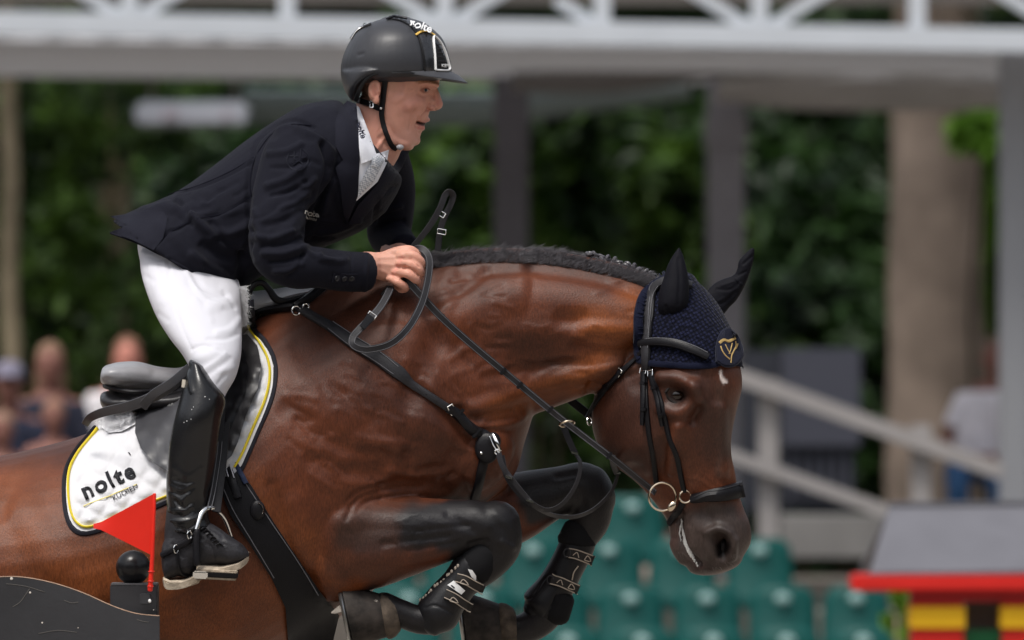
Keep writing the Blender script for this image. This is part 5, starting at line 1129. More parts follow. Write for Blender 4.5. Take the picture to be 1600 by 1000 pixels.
# trunk, arms, legs inside the clothes
sloft(rb, [(545, 195, 580, 250, .06, 0), (495, 208, 565, 275, .10, 0), (450, 225, 535, 315, .12, 0), (360, 285, 450, 370, .12, 0), (300, 335, 370, 405, .12, 0), (265, 385, 335, 430, .12, 0)], 3, 24, .6)
for sy in (-1, 1):
    tube(rb, [(285, 425, sy*.10, .05), (315, 500, sy*.20, .045), (335, 560, sy*.305, .042), (318, 620, sy*.345, .038), (292, 740, sy*.37, .032), (290, 820, sy*.37, .028), (325, 860, sy*.38, .022)], 3, 14)
tube(rb, [(480, 245, -.13, .03), (443, 330, -.24, .034), (438, 388, -.285, .034), (520, 420, -.24, .029), (572, 415, HY-.02, .029, .026), (586, 415, HY-.005, .0275, .024), (604, 416, HY, .031, .022), (622, 416, HY, .029, .02), (632, 414, HY+.004, .024, .018)], 5, 20)
tube(rb, [(580, 250, .14, .036), (606, 330, .24, .034), (608, 370, .26, .032), (624, 400, .16, .028), (634, 408, .13, .026)], 4, 16)
def fingers(X, Y, sgn, dx=0, dy=0):
    F = [[(626, 399, -.006), (645, 399, -.020), (658, 411, -.012), (652, 421, .010), (640, 419, .02)],
         [(624, 411, -.008), (643, 413, -.026), (656, 425, -.016), (648, 433, .008), (637, 429, .02)],
         [(619, 424, -.008), (638, 428, -.028), (651, 439, -.016), (642, 445, .008), (632, 440, .02)],
         [(610, 434, -.006), (622, 441, -.022), (634, 449, -.012), (627, 452, .006), (620, 446, .018)]]
    for i, f in enumerate(F):
        r = (.0100, .0102, .0098, .0088)[i]
        tube(rb, [(x+dx, y+dy, Y+sgn*z, r*(1.08, 1.0, 1.0, .92, .85)[j]) for j, (x, y, z) in enumerate(f)], 4, 12)
    tube(rb, [(596+dx, 404+dy, Y+sgn*.010, .013), (620+dx, 394+dy, Y+sgn*.004, .0115), (640+dx, 391+dy, Y+sgn*.0, .0105), (652+dx, 397+dy, Y-sgn*-.004, .009)], 4, 12)
fingers(0, HY-.006, 1); fingers(22, .125, -1, 6, 2)
# ears
ball(rb, P(585, 141, -.081), (.0135, .006, .0225), rot=Matrix.Rotation(.15, 3, 'Y')); ball(rb, P(587, 156, -.079), (.008, .006, .009)); ball(rb, P(585, 141, .081), (.0135, .006, .0225))
me = fuse(rb, .0023, 6, .5)
sculpt(me, [
    ([(664, 140)], 9, -0.0065), ([(655, 128), (668, 129), (682, 133)], 6, 0.0065), ([(656, 138), (665, 135.5), (674, 138)], 2.6, 0.0022), ([(655, 142.5), (664, 145.5), (674, 143)], 2.4, 0.0017), ([(653, 147), (662, 150), (672, 148)], 3, -0.0020),
    ([(640, 165), (655, 160)], 14, 0.0065), ([(668, 171), (661, 178), (655, 188), (651, 200)], 4, -0.0043), ([(662, 170), (655, 180)], 6, 0.0029), ([(671, 163), (668, 172)], 3.2, -0.0032), ([(680, 172)], 2.6, -0.0032),
    ([(653, 191.5), (660, 193.5), (672, 193.5)], 3.0, -0.0123), ([(656, 207), (664, 208.5)], 4.5, -0.0036), ([(651, 196), (655, 192)], 4, -0.0029), ([(640, 200), (630, 185)], 16, -.0020),
    ([(602, 205), (618, 222), (640, 231)], 9, 0.0041), ([(615, 226), (600, 215)], 8, 0.0014), ([(612, 232), (596, 216)], 8, -.0030), ([(622, 140), (625, 130)], 12, -0.0036), ([(630, 152), (618, 158)], 8, 0.0022),
    ([(604, 212), (592, 228), (586, 240)], 5, 0.0036), ([(646, 170), (642, 190), (640, 205)], 3.2, -0.0017), ([(645, 143), (638, 147)], 2.2, -0.0013), ([(646, 139), (638, 138)], 2, -0.0013), ([(654, 218), (650, 215)], 4, -0.0014),
    # ear hollow
    ([(584, 134), (588, 148)], 5.5, -.0055), ([(580, 128), (577, 140), (582, 152)], 2.6, .0018), ([(588, 146), (592, 142)], 3, .0015),
    # hand: knuckles, tendons, gaps between the fingers
    ([(628, 405), (640, 406), (652, 416)], 2.4, -.0035, (0, 1, 0)) and ([(630, 405), (642, 406), (655, 417)], 2.4, -.003), ([(628, 418), (642, 420), (655, 431)], 2.4, -.003), ([(618, 434), (632, 439), (645, 446)], 2.4, -.003),
    ([(622, 418), (632, 417)], 4.5, -.003), ([(612, 430), (620, 433)], 4, -.0025), ([(628, 400)], 6, .002), ([(622, 412)], 6, .002), ([(614, 426)], 6, .002), ([(606, 436)], 6, .0018),
    ([(592, 403), (622, 401)], 4, .0012), ([(592, 412), (616, 414)], 4, .0012), ([(592, 422), (608, 428)], 4, .0012), ([(580, 395), (578, 435)], 5, -.002)])
colour(me, (.58, .285, .21), [
    ([(640, 165), (655, 160)], 24, (.58, .26, .20), .6), ([(686, 160)], 14, (.56, .24, .19), .7), ([(585, 145)], 18, (.56, .24, .18), .7), ([(590, 190), (585, 230)], 24, (.52, .24, .18), .6), ([(640, 205), (650, 222), (620, 215)], 18, (.58, .31, .25), .6),
    ([(658, 193), (672, 192)], 6.5, (.46, .16, .14), .9), ([(662, 200), (656, 199)], 5, (.46, .15, .13), .8), ([(653, 191.5), (660, 193.5), (664, 194)], 3.2, (.02, .006, .006), 1, .4), ([(620, 122), (612, 135)], 14, (.42, .24, .16), .5), ([(572, 135), (576, 160)], 12, (.30, .16, .11), .8), ([(610, 118), (620, 120)], 9, (.36, .2, .13), .6),  # mouth slit painted near-black for the shade of the open mouth
    ([(650, 127), (666, 124), (680, 128)], 4, (.40, .22, .12), .8), ([(664, 141)], 9, (.36, .15, .11), .5), ([(665, 139), (658, 140)], 4, (.25, .1, .08), .6), ([(675, 172), (668, 174)], 3.5, (.34, .12, .10), .7), ([(600, 410), (620, 400)], 40, (.60, .34, .26), .6), ([(628, 402), (622, 414), (614, 428)], 6, (.60, .24, .19), .6), ([(645, 410), (650, 432)], 14, (.58, .28, .21), .5)], 'skin')  # upper lid crease painted dark as shade
body = link('body', me, m_skin, rider); RBV = bvh_of([body])
m_eyew = mat('eye_white', (.5, .47, .44), .15); m_iris = mat('iris', (.04, .05, .06), .1)
p, n, _ = hit(RBV, 666, 141)
e = MB(); ball(e, p+Vector((-.004, .0014, 0)), (.0082, .0046, .0038)); e.build('eye', m_eyew, rider, True)
e = MB(); ball(e, p+Vector((-.0012, -.0016, .0002)), (.0036, .0022, .0036), 12, 8); e.build('iris', m_iris, rider, True)
e = MB(); wtube(e, [[*P(655.5, 142, p.y+.0005), .0007, .001], [*P(660, 138, p.y-.0022), .0012, .0018], [*P(667, 137.5, p.y-.0022), .0013, .0018], [*P(672, 140.5, p.y+.002), .0008, .001]], 4, 7, .6); e.build('eyelid', mat('eyelid_skin', (.30, .12, .09), .5), rider, True)
g = []
for i in range(240):
    x = random.uniform(652, 686); y = 128.5+abs(x-666)*.12+random.uniform(-2, 1.5); h, nn, ok = hit(RBV, x, y)
    if ok: g.append((h, h+Vector((random.uniform(.001, .003), -.001, random.uniform(-.0005, .0015))), Vector((0, 0, 0)), .0002))
hairs('eyebrow', g, mat('sandy_hair', (.34, .19, .07), .6), rider, 3)
g = []
for i in range(1500):
    x, y = random.choice([(random.uniform(562, 580), random.uniform(112, 165)), (random.uniform(596, 618), random.uniform(112, 126)), (random.uniform(560, 574), random.uniform(130, 150))]); h, nn, ok = hit(RBV, x, y)
    if ok and nn.y < -.3 and not (576 < x < 596 and y > 124): g.append((h-nn*.0003, h+nn*.001+Vector((-.0015, -.0005, -.0025)), Vector((0, 0, 0)), .00022))
hairs('hair', g, mat('short_hair', (.16, .10, .065), .6), rider, 3)
# ---------------- helmet
hel = empty('helmet_parts', None, None); bpy.data.objects.remove(hel)
m_hel = mat('matt_helmet', (.030, .031, .036), .42, bump=.12, bscale=600, spec=.4); m_gloss = mat('gloss_helmet', (.02, .021, .025), .12, var=.3, vscale=60, coat=.6); m_dark = mat('helmet_trim', (.008, .008, .009), .4)
e = MB()
sloft(e, [(598, 29, 640, 28, .02, 0), (578, 36, 662, 35, .055, 0), (562, 46, 677, 46, .082, 0), (548, 62, 691, 60, .102, 0), (538, 82, 699, 78, .112, 0), (533, 100, 704, 96, .115, 0), (532, 116, 706, 112, .113, 0)], 5, 44, .25)
sloft(e, [(532, 112, 640, 112, .110, 0), (534, 126, 600, 120, .100, 0), (538, 140, 572, 132, .088, 0), (545, 152, 562, 148, .07, 0), (550, 158, 558, 156, .055, 0)], 5, 36, .3)
me = fuse(e, .0035, 10, .5)
sculpt(me, [([(636, 32), (652, 52), (660, 80), (663, 112)], 3.2, -.0022), ([(560, 86), (567, 84)], 4, -.0015)])
shell = link('helmet', me, m_hel, rider); HLV = bvh_of([shell])
def hpart(name, poly, m, off=.001, th=.003, step=5, **k): return sheet(name, poly, HLV, off, th, m, shell, step, 4, **k)
hpart('front_panel', [(606, 29), (625, 28), (646, 32), (664, 42), (680, 56), (692, 76), (700, 100), (701, 112), (664, 112), (662, 88), (655, 62), (642, 42), (624, 33)], m_gloss, .0015)
strap('panel_seam', [(606, 30), (628, 34), (644, 45), (656, 64), (662, 88), (664, 112)], 3, m_dark, shell, HLV, .002, .0015)
m_wht = mat('white_plastic', (.72, .72, .72), .35)
VB = bvh_of([o for o in shell.children]+[shell])
strap('vent_frame', [(680, 109), (679, 88), (677, 66), (678, 57), (687, 66), (695, 82), (700, 99), (701, 109), (690, 109.5), (680, 109)], 3.2, m_wht, shell, VB, .001, .003, k=3)
sheet('vent_mesh', [(681, 108), (682, 90), (681, 66), (688, 74), (694, 88), (698, 108)], VB, .001, .002, mat('vent_mesh', (.012, .012, .013), .5, bump=1, bscale=500), shell, 4, 2)
for k in range(6):
    y = 70+k*6.3; x1 = 684+4+k*1.9
    strap('vent_bar', [(682, y), (x1, y+1)], 1.2, m_grey, shell, VB, .003, .001, k=2)
text_on('vent_lettering', 'KEP', 693, 103, 6.5, 0, VB, m_wht, shell, bold=.03, off=.004)
strap('vent_frame', [(549, 62), (556, 52), (566, 44), (580, 39)], [3, 6, 6, 3], m_gloss, shell, VB, .001, .003)
strap('vent_frame', [(548, 61), (556, 49), (566, 42), (581, 38)], 1.2, m_steel, shell, VB, .004, .001)
strap('top_vent', [(606, 29), (620, 28), (636, 31)], [3, 6, 4], m_gloss, shell, VB, .003, .003)
text_on('helmet_lettering', 'nolte', 656, 45, 16, -20, HLV, m_wht, shell, bold=.03, off=.008, sub=2)
strap('helmet_line', [(649, 55), (659, 50), (669, 50), (679, 56)], 3.4, mat('ochre', (.65, .42, .1), .5), shell, VB, .002, .001)
# brim
e = MB(); R = []
for ph in np.linspace(-1.45, 1.45, 25):
    c_, s_ = math.cos(ph), math.sin(ph); xi, yi = .0+.118*max(c_, 0)**.9, .108*s_; ex = .030*max(c_, 0)**.6+.002
    cz = P(618, 113, 0); b = Vector((cz.x+xi*.99-.004, yi, cz.z)); o_ = Vector((cz.x+xi+ex, yi*1.03, cz.z-.0215*max(c_, 0)**.9-.001))
    m_ = (b+o_)/2+Vector((0, 0, .003*c_)); R.append([list(v) for v in (b+Vector((0, 0, .003)), m_+Vector((0, 0, .0022)), o_+Vector((0, 0, .0008)), o_-Vector((0, 0, .0012)), m_-Vector((0, 0, .002)), b-Vector((0, 0, .003)))])
ringloft(e, np.array(R), True, 0); e.build('brim', mat('brim', (.045, .046, .052), .45), shell, True)
strap('brim_edge', [(612, 113), (640, 113), (672, 114), (700, 119)], 2.5, m_dark, shell, HLV, .002, .003, dflt=-.1)
e = MB(); wtube(e, [[*P(612, 114, -.095), .003, .004], [*P(590, 115, -.100), .004, .004], [*P(572, 124, -.094), .004, .004], [*P(562, 140, -.086), .0045, .004], [*P(556, 156, -.07), .005, .004]], 4, 8, .8); e.build('rim_trim', m_dark, shell, True)
# harness
RB2 = bvh_of([body])
strap('chin_strap', [(602, 114), (602, 130), (600, 150), (598, 168), (597, 185), (602, 205), (611, 224), (618, 232)], [10, 9, 9, 9, 8, 8, 8, 8], m_blk, rider, RB2, .004, .002, dflt=-.06)
strap('neck_strap', [(556, 156), (566, 160), (580, 164), (596, 169)], [8, 9, 9, 9], m_blk, rider, RB2, .006, .002, dflt=-.075)
buckle(rider, 583, 165, 5, 10, -10, RB2, .010)
e = MB(); p, n, _ = hit(RB2, 598, 168); ball(e, p+n*.009, .0032, 10, 8); e.build('snap', m_steel, rider, True)
e = MB(); p, n, _ = hit(RB2, 624, 228); ball(e, P(625, 230, p.y-.006), (.008, .006, .006), 12, 8); e.build('chin_pad', mat('clear_grey', (.3, .3, .32), .3), rider, True)
# ---------------- jacket
m_jac = mat('jacket_cloth', (.0072, .0075, .0130), .85, bump=.35, bscale=500, sheen=.03, var=.12, vscale=12, weave=900, spec=.12)
jb = MB()
sloft(jb, [(544, 188, 564, 242, .04, 0), (534, 160, 610, 262, .13, 0), (505, 158, 628, 282, .185, 0), (470, 166, 606, 325, .205, 0), (432, 187, 570, 358, .205, 0), (385, 219, 512, 384, .195, 0), (335, 258, 455, 408, .185, 0), (288, 292, 408, 432, .185, 0), (245, 314, 384, 450, .195, 0), (205, 330, 372, 462, .21, 0), (176, 345, 352, 462, .215, 0)], 4, 44, .02, .92)
arm = [(478, 228, -.185, .072, .062), (462, 262, -.215, .076, .062), (438, 312, -.245, .060, .056), (433, 356, -.275, .058, .052), (434, 394, -.290, .056, .050), (462, 415, -.285, .048, .046), (500, 418, -.255, .0415, .042), (540, 424, -.215, .042, .040), (572, 425, -.180, .041, .038)]
tube(jb, arm, 5, 26, .12)
tube(jb, [(596, 240, .17, .055, .06), (612, 290, .22, .050), (610, 340, .25, .048), (608, 366, .26, .046), (620, 380, .22, .040), (632, 390, .17, .034)], 5, 24, .3)
me = fuse(jb, .0042, 7, .5)
J = []
def fold(pts, r, a): J.append((pts, r, a)); 
# armhole, back seam, side seam
fold([(395, 250), (400, 225), (425, 200), (460, 190), (490, 200)], 5, -.004); fold([(392, 255), (388, 300), (392, 360)], 7, -.006)
fold([(505, 225), (515, 260), (505, 300), (490, 340), (478, 362)], 9, -.010); fold([(260, 305), (320, 290), (380, 262), (392, 250)], 3, -.003); fold([(310, 340), (350, 332), (395, 305)], 3, -.003)
fold([(237, 388), (262, 366), (300, 345)], 3, -.004); fold([(225, 330), (270, 325), (300, 340), (330, 370)], 13, .008); fold([(280, 318), (292, 335), (300, 350)], 8, -.007); fold([(300, 340), (330, 360), (360, 365), (390, 350)], 12, .007); fold([(320, 385), (350, 400), (385, 405)], 14, -.008); fold([(300, 400), (340, 425), (365, 440)], 12, .006)
fold([(330, 350), (355, 380), (380, 400)], 10, -.007); fold([(250, 350), (280, 375), (310, 410)], 16, .006); fold([(390, 380), (380, 410), (372, 440)], 10, -.006)
# sleeve folds
for (x0, y0, x1, y1, r, a) in ((420, 240, 470, 225, 8, .004), (425, 262, 480, 252, 6, -.003), (418, 290, 470, 262, 9, .005), (425, 305, 478, 285, 6, -.005), (438, 325, 480, 300, 7, .004), (412, 352, 468, 330, 8, -.0035), (405, 372, 455, 362, 8, .006), (410, 384, 470, 372, 5, -.005), (412, 396, 480, 384, 8, .006), (422, 410, 476, 396, 5, -.006), (430, 424, 470, 412, 7, .005), (452, 430, 474, 398, 6, -.004), (478, 392, 500, 398, 6, .003), (500, 402, 540, 406, 8, .003), (520, 430, 555, 436, 7, -.002), (398, 330, 410, 380, 9, .004), (470, 290, 492, 280, 7, .004), (478, 312, 490, 300, 5, -.003)): fold([(x0, y0), ((x0+x1)/2+2, (y0+y1)/2+4), (x1, y1)], r, a)
fold([(575, 394), (572, 425), (570, 457)], 4, .002); fold([(550, 392), (548, 430), (545, 452)], 2.5, -.0015)
# chest
fold([(515, 300), (530, 340)], 12, -.004); fold([(500, 365), (530, 358), (560, 345)], 8, .005); fold([(490, 372), (520, 372)], 6, -.004); fold([(440, 200), (480, 180), (520, 172)], 18, .003); fold([(520, 285), (505, 330)], 10, .005)
fold([(600, 300), (618, 292)], 7, -.004); fold([(600, 330), (625, 322)], 7, .004); fold([(600, 350), (630, 345)], 6, -.004); fold([(590, 310), (585, 345)], 6, -.005)
for i in range(40):
    x = random.uniform(230, 560); y = random.uniform(0, 1); 
    a = random.uniform(-.9, -.2) if x < 420 else random.uniform(-.6, .3); L = random.uniform(14, 40); yb_ = 320+(400-x)*.25 if x < 420 else random.uniform(210, 420); yy = yb_+random.uniform(-40, 60)
    fold([(x, yy), (x+L*.5*math.cos(a), yy+L*.5*math.sin(a)+random.uniform(-3, 3)), (x+L*math.cos(a), yy+L*math.sin(a))], random.uniform(5, 11), random.choice((.0018, -.002)))
sculpt(me, [(p_, r_, a_*1.25) for p_, r_, a_ in J])
jac = link('jacket', me, m_jac, rider); JBV = bvh_of([jac])
m_jac2 = mat('lapel_cloth', (.0090, .0093, .0160), .8, bump=.3, bscale=500, sheen=.03, weave=900, spec=.12)
# rear vent points of the skirt
sheet('jacket_tail', [(172, 338), (205, 333), (250, 325), (262, 340), (255, 372), (240, 391), (205, 374), (171, 363), (200, 352)], JBV, .004, .007, m_jac2, jac, 6, 6, dflt=-.14)
def lap_(name, poly, m, off=.006, th=.005, **k): return sheet(name, poly, JBV, off, th, m, jac, 5, 3, **k)
sheet('lapel', [(543, 157), (557, 163), (560, 196), (562, 250), (559, 307), (542, 350), (536, 330), (532, 290), (524, 262), (536, 250), (524, 228), (524, 190), (530, 170)], JBV, .008, .006, m_jac2, jac, 5, 3, dome=.006)
sheet('lapel', [(632, 228), (640, 236), (628, 262), (600, 305), (560, 350), (543, 352), (560, 320), (590, 288), (606, 255), (606, 238)], JBV, .010, .006, m_jac2, jac, 5, 3, dome=.006, dflt=-.02)
m_seam = mat('jacket_seam', (.0045, .0045, .0085), .9, spec=.05)
for pts in ([(262, 304), (310, 290), (360, 268), (396, 246)], [(308, 342), (350, 333), (394, 306)], [(238, 387), (262, 366), (298, 346)], [(396, 330), (391, 290), (398, 250), (420, 215), (452, 196), (486, 196)]): strap('seam', pts, 1.6, m_seam, jac, JBV, .0005, .0008)
pass
strap('hem_edge', [(172, 364), (205, 376), (240, 392), (300, 424), (350, 462), (366, 460)], 3, m_jac2, jac, JBV, .0, .003)
e = MB()
o = empty('cuff_tab', None, None); bpy.data.objects.remove(o)
for x in (525.5, 537.5, 549):
    e = MB(); p, n, _ = hit(JBV, x, 434.5); torus(e, p+n*.003, .0046, .0017, n.to_track_quat('-Y', 'Z').to_matrix(), 18, 7); ball(e, p+n*.002, (.004, .0015, .004), 12, 6); e.build('button', mat('jacket_button', (.022, .022, .026), .3), jac, True)
e = MB(); strap_on(e, [(519, 434), (537, 434), (556, 435)], 16, JBV, .0005, .001); e.build('button_tab', m_jac2, jac, True)
# embroidered shoulder emblem (tone on tone) and chest lettering
for pts in ([(452, 240), (448, 252), (456, 264), (470, 266), (480, 256), (482, 244), (474, 234)], [(460, 236), (460, 250)], [(470, 232), (470, 246), (478, 246)], [(458, 258), (468, 252), (476, 262)], [(452, 244), (466, 244)]): strap('emblem', pts, 3, mat('emblem_thread', (.0072, .0078, .0135), .7, spec=.12) if 'emblem_thread' not in bpy.data.materials else bpy.data.materials['emblem_thread'], jac, JBV, .0, .0012)
text_on('lettering', 'nolte', 487, 333, 12.5, -12, JBV, mat('silver_thread', (.5, .48, .45), .5), jac, bold=.02, off=.003, sub=1)
text_on('lettering', 'KUCHEN', 486, 341, 5, -12, JBV, bpy.data.materials['silver_thread'], jac, off=.003)
# ---------------- shirt and tie
m_shirt = mat('white_shirt', (.66, .67, .72), .7, bump=.2, bscale=200)
RJ = bvh_of([body, jac])
sc = sheet('shirt_collar', [(556, 164), (561, 167), (566, 180), (576, 205), (588, 240), (606, 236), (603, 244), (592, 250), (580, 250), (564, 256), (561, 230), (560, 195)], RJ, .013, .004, m_shirt, rider, 4, 16)
sheet('shirt_front', [(560, 240), (590, 240), (608, 234), (604, 256), (590, 284), (557, 314), (556, 290)], RJ, .006, .003, m_shirt, rider, 5, 4)
m_tie = mat('silver_tie', (.50, .52, .55), .5); n_ = m_tie.node_tree.nodes; ck = n_.new('ShaderNodeTexChecker'); ck.inputs['Scale'].default_value = 260; ck.inputs[1].default_value = (.62, .63, .66, 1); ck.inputs[2].default_value = (.30, .33, .38, 1)
tcn = n_.new('ShaderNodeTexCoord'); mpn = n_.new('ShaderNodeMapping'); mpn.inputs['Rotation'].default_value = (0, .8, 0); m_tie.node_tree.links.new(tcn.outputs['Object'], mpn.inputs[0]); m_tie.node_tree.links.new(mpn.outputs[0], ck.inputs[0]); m_tie.node_tree.links.new(ck.outputs[0], n_['Principled BSDF'].inputs['Base Color'])
sheet('tie', [(584, 248), (592, 246), (600, 250), (594, 264), (584, 284), (559, 309), (561, 288), (572, 268)], RJ, .011, .005, m_tie, rider, 4, 4, dome=.004)
sheet('tie_knot', [(581, 246), (594, 242), (602, 248), (592, 262), (580, 260)], RJ, .014, .006, m_tie, rider, 4, 3, dome=.006)
CBV = bvh_of([sc])
text_on('collar_lettering', 'nolte', 565, 205, 12.5, -70, CBV, mat('navy_print', (.006, .01, .03), .6), sc, bold=.03, off=.002, planar=True)
# ---------------- breeches
m_bre = mat('white_breeches', (.56, .56, .605), .7, bump=.15, bscale=300, spec=.15)
e = MB()
sloft(e, [(232, 345, 370, 420, .18, 0), (216, 375, 372, 440, .19, 0), (217, 400, 368, 460, .19, 0), (228, 440, 345, 480, .15, 0), (245, 465, 320, 490, .10, 0)], 4, 32, .4)
for sy in (-1, 1):
    A = [(218, 392, 374, 440, .085, sy*.105), (220, 425, 376, 455, .088, sy*.145), (230, 460, 377, 480, .088, sy*.19), (246, 498, 378, 508, .084, sy*.235), (266, 530, 378, 534, .078, sy*.275), (286, 556, 376, 560, .072, sy*.305), (298, 582, 368, 590, .064, sy*.325), (292, 610, 352, 618, .056, sy*.34), (288, 640, 345, 645, .05, sy*.35)]
    sloft(e, A, 4, 30, .4)
me = fuse(e, .0045, 9, .5)
sculpt(me, [([(262, 400), (266, 440), (280, 500), (300, 548)], 3.5, -0.0018), ([(340, 520), (360, 515), (374, 500)], 9, 0.0028), ([(310, 560), (335, 550)], 12, 0.0028), ([(300, 545), (320, 540), (340, 548)], 5, -0.0021), ([(345, 580), (362, 575)], 9, 0.0021), ([(330, 480), (360, 470)], 14, 0.0028), ([(300, 440), (340, 445)], 16, -0.0021), ([(240, 420), (252, 470)], 14, 0.0021), ([(340, 600), (352, 585)], 5, -0.0021),
    ([(300, 425), (320, 450), (350, 462)], 8, -0.0028), ([(290, 420), (315, 462), (345, 480)], 6, 0.0021), ([(318, 590), (340, 575), (360, 560)], 6, -0.0021), ([(316, 580), (335, 566), (352, 552)], 5, 0.0017), ([(325, 530), (352, 530), (372, 522)], 5, -0.0017), ([(230, 400), (250, 405), (262, 400)], 5, -0.0014), ([(225, 430), (242, 440)], 7, -0.0014), ([(248, 490), (262, 500)], 6, -0.0014), ([(350, 455), (366, 480)], 6, -0.0021), ([(305, 470), (330, 500)], 9, 0.0014)])
link('breeches', me, m_bre, rider)
# ---------------- boots (near and far)
m_boot = mat('boot_leather', (.008, .008, .009), .27, bump=.15, bscale=250, var=.25, vscale=25, spec=.4); m_foot = mat('worn_boot_leather', (.022, .0215, .025), .5, bump=.5, bscale=200, var=.3, vscale=60); m_sole = mat('sandy_sole', (.36, .30, .23), .85, bump=1, bscale=150, var=.5, vscale=60)
BY = -.385
for sy, lab in ((1, None), (-1, None)):
    yy = BY*sy
    e = MB(); q = sy
    sloft(e, [(296, 562, 320, 574, .045, yy+q*.03), (292, 584, 342, 606, .058, yy+q*.02), (284, 612, 353, 626, .062, yy+q*.012), (274, 650, 346, 656, .060, yy), (264, 695, 340, 696, .056, yy), (260, 740, 334, 740, .050, yy), (260, 780, 326, 778, .045, yy), (262, 808, 326, 806, .044, yy), (262, 830, 332, 824, .045, yy)], 5, 30, .25)
    me = fuse(e, .0032, 5, .5); S_ = []
    for (y, a, r) in ((738, .0015, 5), (752, -.003, 4), (760, .003, 5), (770, -.0035, 4), (778, .0035, 5), (788, -.004, 4), (796, .004, 5), (805, -.004, 4), (812, .004, 5), (822, -.0035, 4), (832, .003, 4)):
        x0 = random.uniform(258, 282); x1 = random.uniform(292, 326); S_.append(([(x0, y-random.uniform(-3, 8)), ((x0+x1)/2, y+random.uniform(-1, 7)), (x1, y-random.uniform(-3, 9))], r*random.uniform(.8, 1.4), a*random.uniform(.4, .9)))
    S_ += [([(300, 600), (285, 680), (275, 740)], 5, .0), ([(345, 625), (335, 700), (326, 770)], 10, -.002), ([(293, 582), (300, 612)], 6, .002)]
    sculpt(me, S_, side=-sy)
    bo = link('boot', me, m_boot, rider)
    # foot
    e = MB()
    sloft(e, [(256, 846, 262, 905, .030, yy), (268, 828, 272, 902, .034, yy), (290, 815, 296, 893, .035, yy), (315, 812, 318, 886, .036, yy), (338, 822, 340, 882, .040, yy), (360, 838, 360, 884, .044, yy), (378, 850, 376, 880, .040, yy), (388, 862, 386, 874, .026, yy)], 5, 28, .4, .85)
    tube(e, [(292, 800, yy, .042, .042), (290, 840, yy, .044, .036), (285, 875, yy, .036, .034)], 3, 20)
    me = fuse(e, .003, 5, .5)
    sculpt(me, [([(330, 826), (345, 835), (350, 850)], 4, -.002), ([(325, 835), (340, 845)], 4, .002), ([(310, 840), (330, 855), (335, 875)], 4, -.002), ([(270, 850), (285, 870)], 5, -.002), ([(350, 845), (372, 852)], 6, .002), ([(300, 850), (320, 846)], 4, .002)], side=-sy)
    link('foot', me, m_foot, bo)
    e = MB(); R = []       # sole, tilted so that its underside shows
    for x, y, hw in ((256, 905, .020), (262, 910, .030), (285, 908, .034), (305, 900, .030), (325, 890, .036), (350, 884, .044), (372, 878, .042), (385, 871, .028), (389, 867, .012)):
        c_ = P(x, y, yy); up = Vector((0, -.25*sy, .97)); sd2 = Vector((0, 1, .18*sy)); t_ = .0045
        R.append([list(c_+sd2*hw+up*t_), list(c_+sd2*hw*1.02-up*t_), list(c_+sd2*hw*.5-up*t_), list(c_-sd2*hw*.5-up*t_*1.2-Vector((0, 0, .004))), list(c_-sd2*hw*1.02-up*t_-Vector((0, 0, .004))), list(c_-sd2*hw+up*t_)])
    ringloft(e, catmull(np.array(R), 3), True, 0); e.build('sole', m_sole, bo, True)
    e = MB(); R = []
    for x, y, hw in ((256, 908, .022), (266, 913, .032), (290, 912, .033), (310, 905, .028)):
        c_ = P(x, y, yy); R.append([list(c_+Vector((0, hw*math.cos(a), .008*math.sin(a)-.004*math.cos(a)*sy))) for a in np.linspace(0, 2*math.pi, 14, endpoint=False)])
    ringloft(e, np.array(R), True, .3); e.build('heel', m_sole, bo, True)
    if sy == 1:
        BV3 = bvh_of([bo]+list(bo.children))
        e = MB(); p, n, _ = hit(BV3, 289, 600); e.box(p+n*.003, (.0055, .002, .010), Matrix.Rotation(.1, 3, 'Y')); e.build('boot_badge', mat('badge', (.55, .5, .42), .4), bo, False, .002)
        for pts, w_ in (([(254, 868), (270, 858), (292, 846), (305, 832)], 9), ([(277, 862), (279, 880), (286, 896), (310, 900)], 3.5)): strap('spur_strap', pts, w_, m_blk, bo, BV3, .003, .003)
        for x, y, r_ in ((295, 832, .008), (277, 857, .0085)): 
            e = MB(); p, n, _ = hit(BV3, x, y); torus(e, p+n*.008, r_*.7, .0013, Matrix.Rotation(.7, 3, 'Z'), 18, rz=r_); e.build('spur_ring', m_steel, bo, True)
        for i in range(6):
            x, y = 318+i*5, 824+i*5; strap('lace', [(x-5, y+3), (x, y), (x+5, y+4)], 2, m_blk, bo, BV3, .002, .002, k=2)
        for i in range(9):
            x, y = random.choice(((297, 655), (302, 648), (299, 640), (291, 658), (318, 626), (322, 620), (305, 636), (285, 660), (325, 624))); e = MB(); p, n, _ = hit(BV3, x+random.uniform(-3, 3), y); ball(e, p, (.0009, .0006, .0012), 6, 4); e.build('sand_fleck', m_wprint, bo, True)
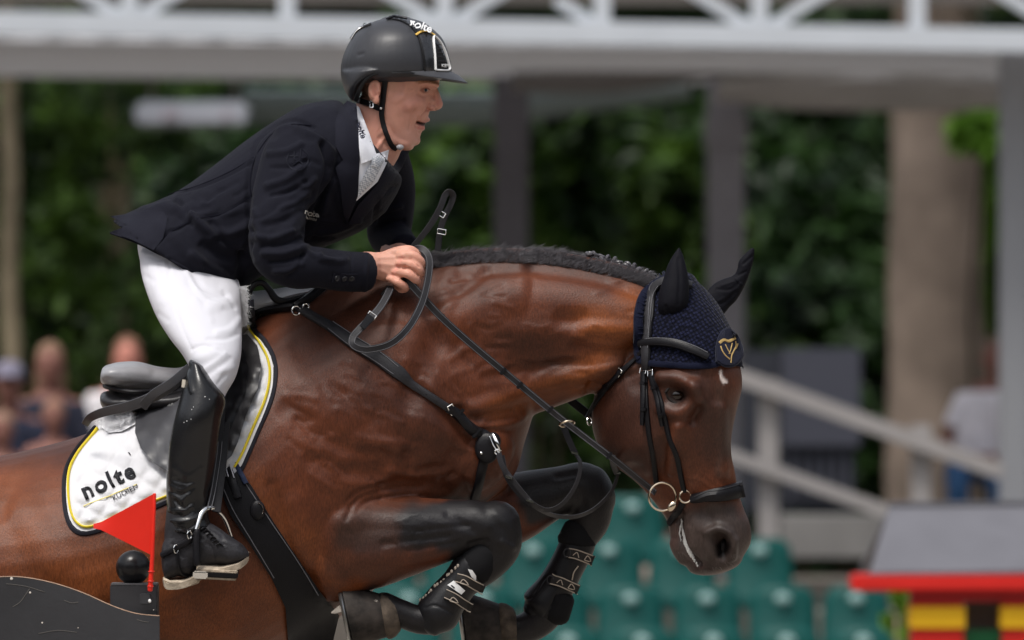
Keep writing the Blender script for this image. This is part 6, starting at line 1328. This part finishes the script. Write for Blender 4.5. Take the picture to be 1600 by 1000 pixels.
# ---------------- stirrup
sy_ = BY
for yy, sg in ((BY, 1), (-BY, -1)):
    st = empty('stirrup', 'silver stirrup iron on a black leather around the near boot' if sg == 1 else 'stirrup iron hanging on the far side of the horse', 'stirrup')
    e = MB(); wtube(e, [[*P(304, 852, yy-sg*.045), .0042, .0035], [*P(307, 828, yy-sg*.044), .0045, .0035], [*P(314, 804, yy-sg*.035), .0048, .0035], [*P(324, 794, yy-sg*.02), .0055, .004], [*P(338, 797, yy+sg*.0), .0048, .0035], [*P(351, 812, yy+sg*.03), .0045, .0035], [*P(361, 838, yy+sg*.05), .0035, .003], [*P(363, 846, yy+sg*.052), .0035, .003]], 5, 12, .8); e.build('iron', m_steel, st, True)
    e = MB(); wtube(e, [[*P(308, 828, yy-sg*.046), .0065, .006], [*P(307, 855, yy-sg*.05), .0075, .006], [*P(308, 882, yy-sg*.052), .007, .006]], 4, 12, .4); e.build('rubber_sleeve', m_blk, st, True)
    e = MB(); wtube(e, [[*P(361, 840, yy+sg*.05), .006, .006], [*P(363, 856, yy+sg*.05), .006, .006]], 2, 12, .4); e.build('rubber_sleeve', m_blk, st, True)
    R_ = Matrix.Rotation(math.radians(3), 3, 'Y') @ Matrix.Rotation(math.radians(14*sg), 3, 'X'); c_ = P(340, 888, yy)
    e = MB(); e.box(c_+R_ @ Vector((0, 0, .006)), (.042, .05, .0035), R_); e.build('tread', m_sole, st, False, .002)
    e = MB(); e.box(c_, (.0435, .052, .0055), R_); e.build('tread_pad', m_blk, st, False, .002)
    e = MB(); e.box(c_-R_ @ Vector((0, 0, .008)), (.040, .049, .003), R_); e.build('tread_base', m_sole, st, False, .0015)
    e = MB(); e.box(c_+R_ @ Vector((-.033, -sg*.052, -.001)), (.015, .004, .008), R_); e.build('tread_mount', m_steel, st, False, .003)
    e = MB(); strap_free(e, [(326, 796, yy-sg*.02), (332, 770, yy-sg*.0), (340, 720, yy+sg*.03), (346, 660, yy+sg*.045), (350, 600, yy+sg*.06)], 9, .003, 4, .2); e.build('stirrup_leather', m_blk, st, True)
    e = MB(); strap_free(e, [(338, 800, yy-sg*.01), (342, 770, yy+sg*.01), (348, 720, yy+sg*.035), (353, 660, yy+sg*.05)], 13, .003, 4, .1); e.build('stirrup_leather', m_blk, st, True)
    for dx in (-3, 3):
        e = MB(); strap_free(e, [(327+dx, 794, yy-sg*.026), (333+dx, 768, yy-sg*.006), (341+dx, 718, yy+sg*.024), (344+dx, 690, yy+sg*.034)], 1.1, .0015, 3, .2); e.build('stitching', m_stitch, st, True)
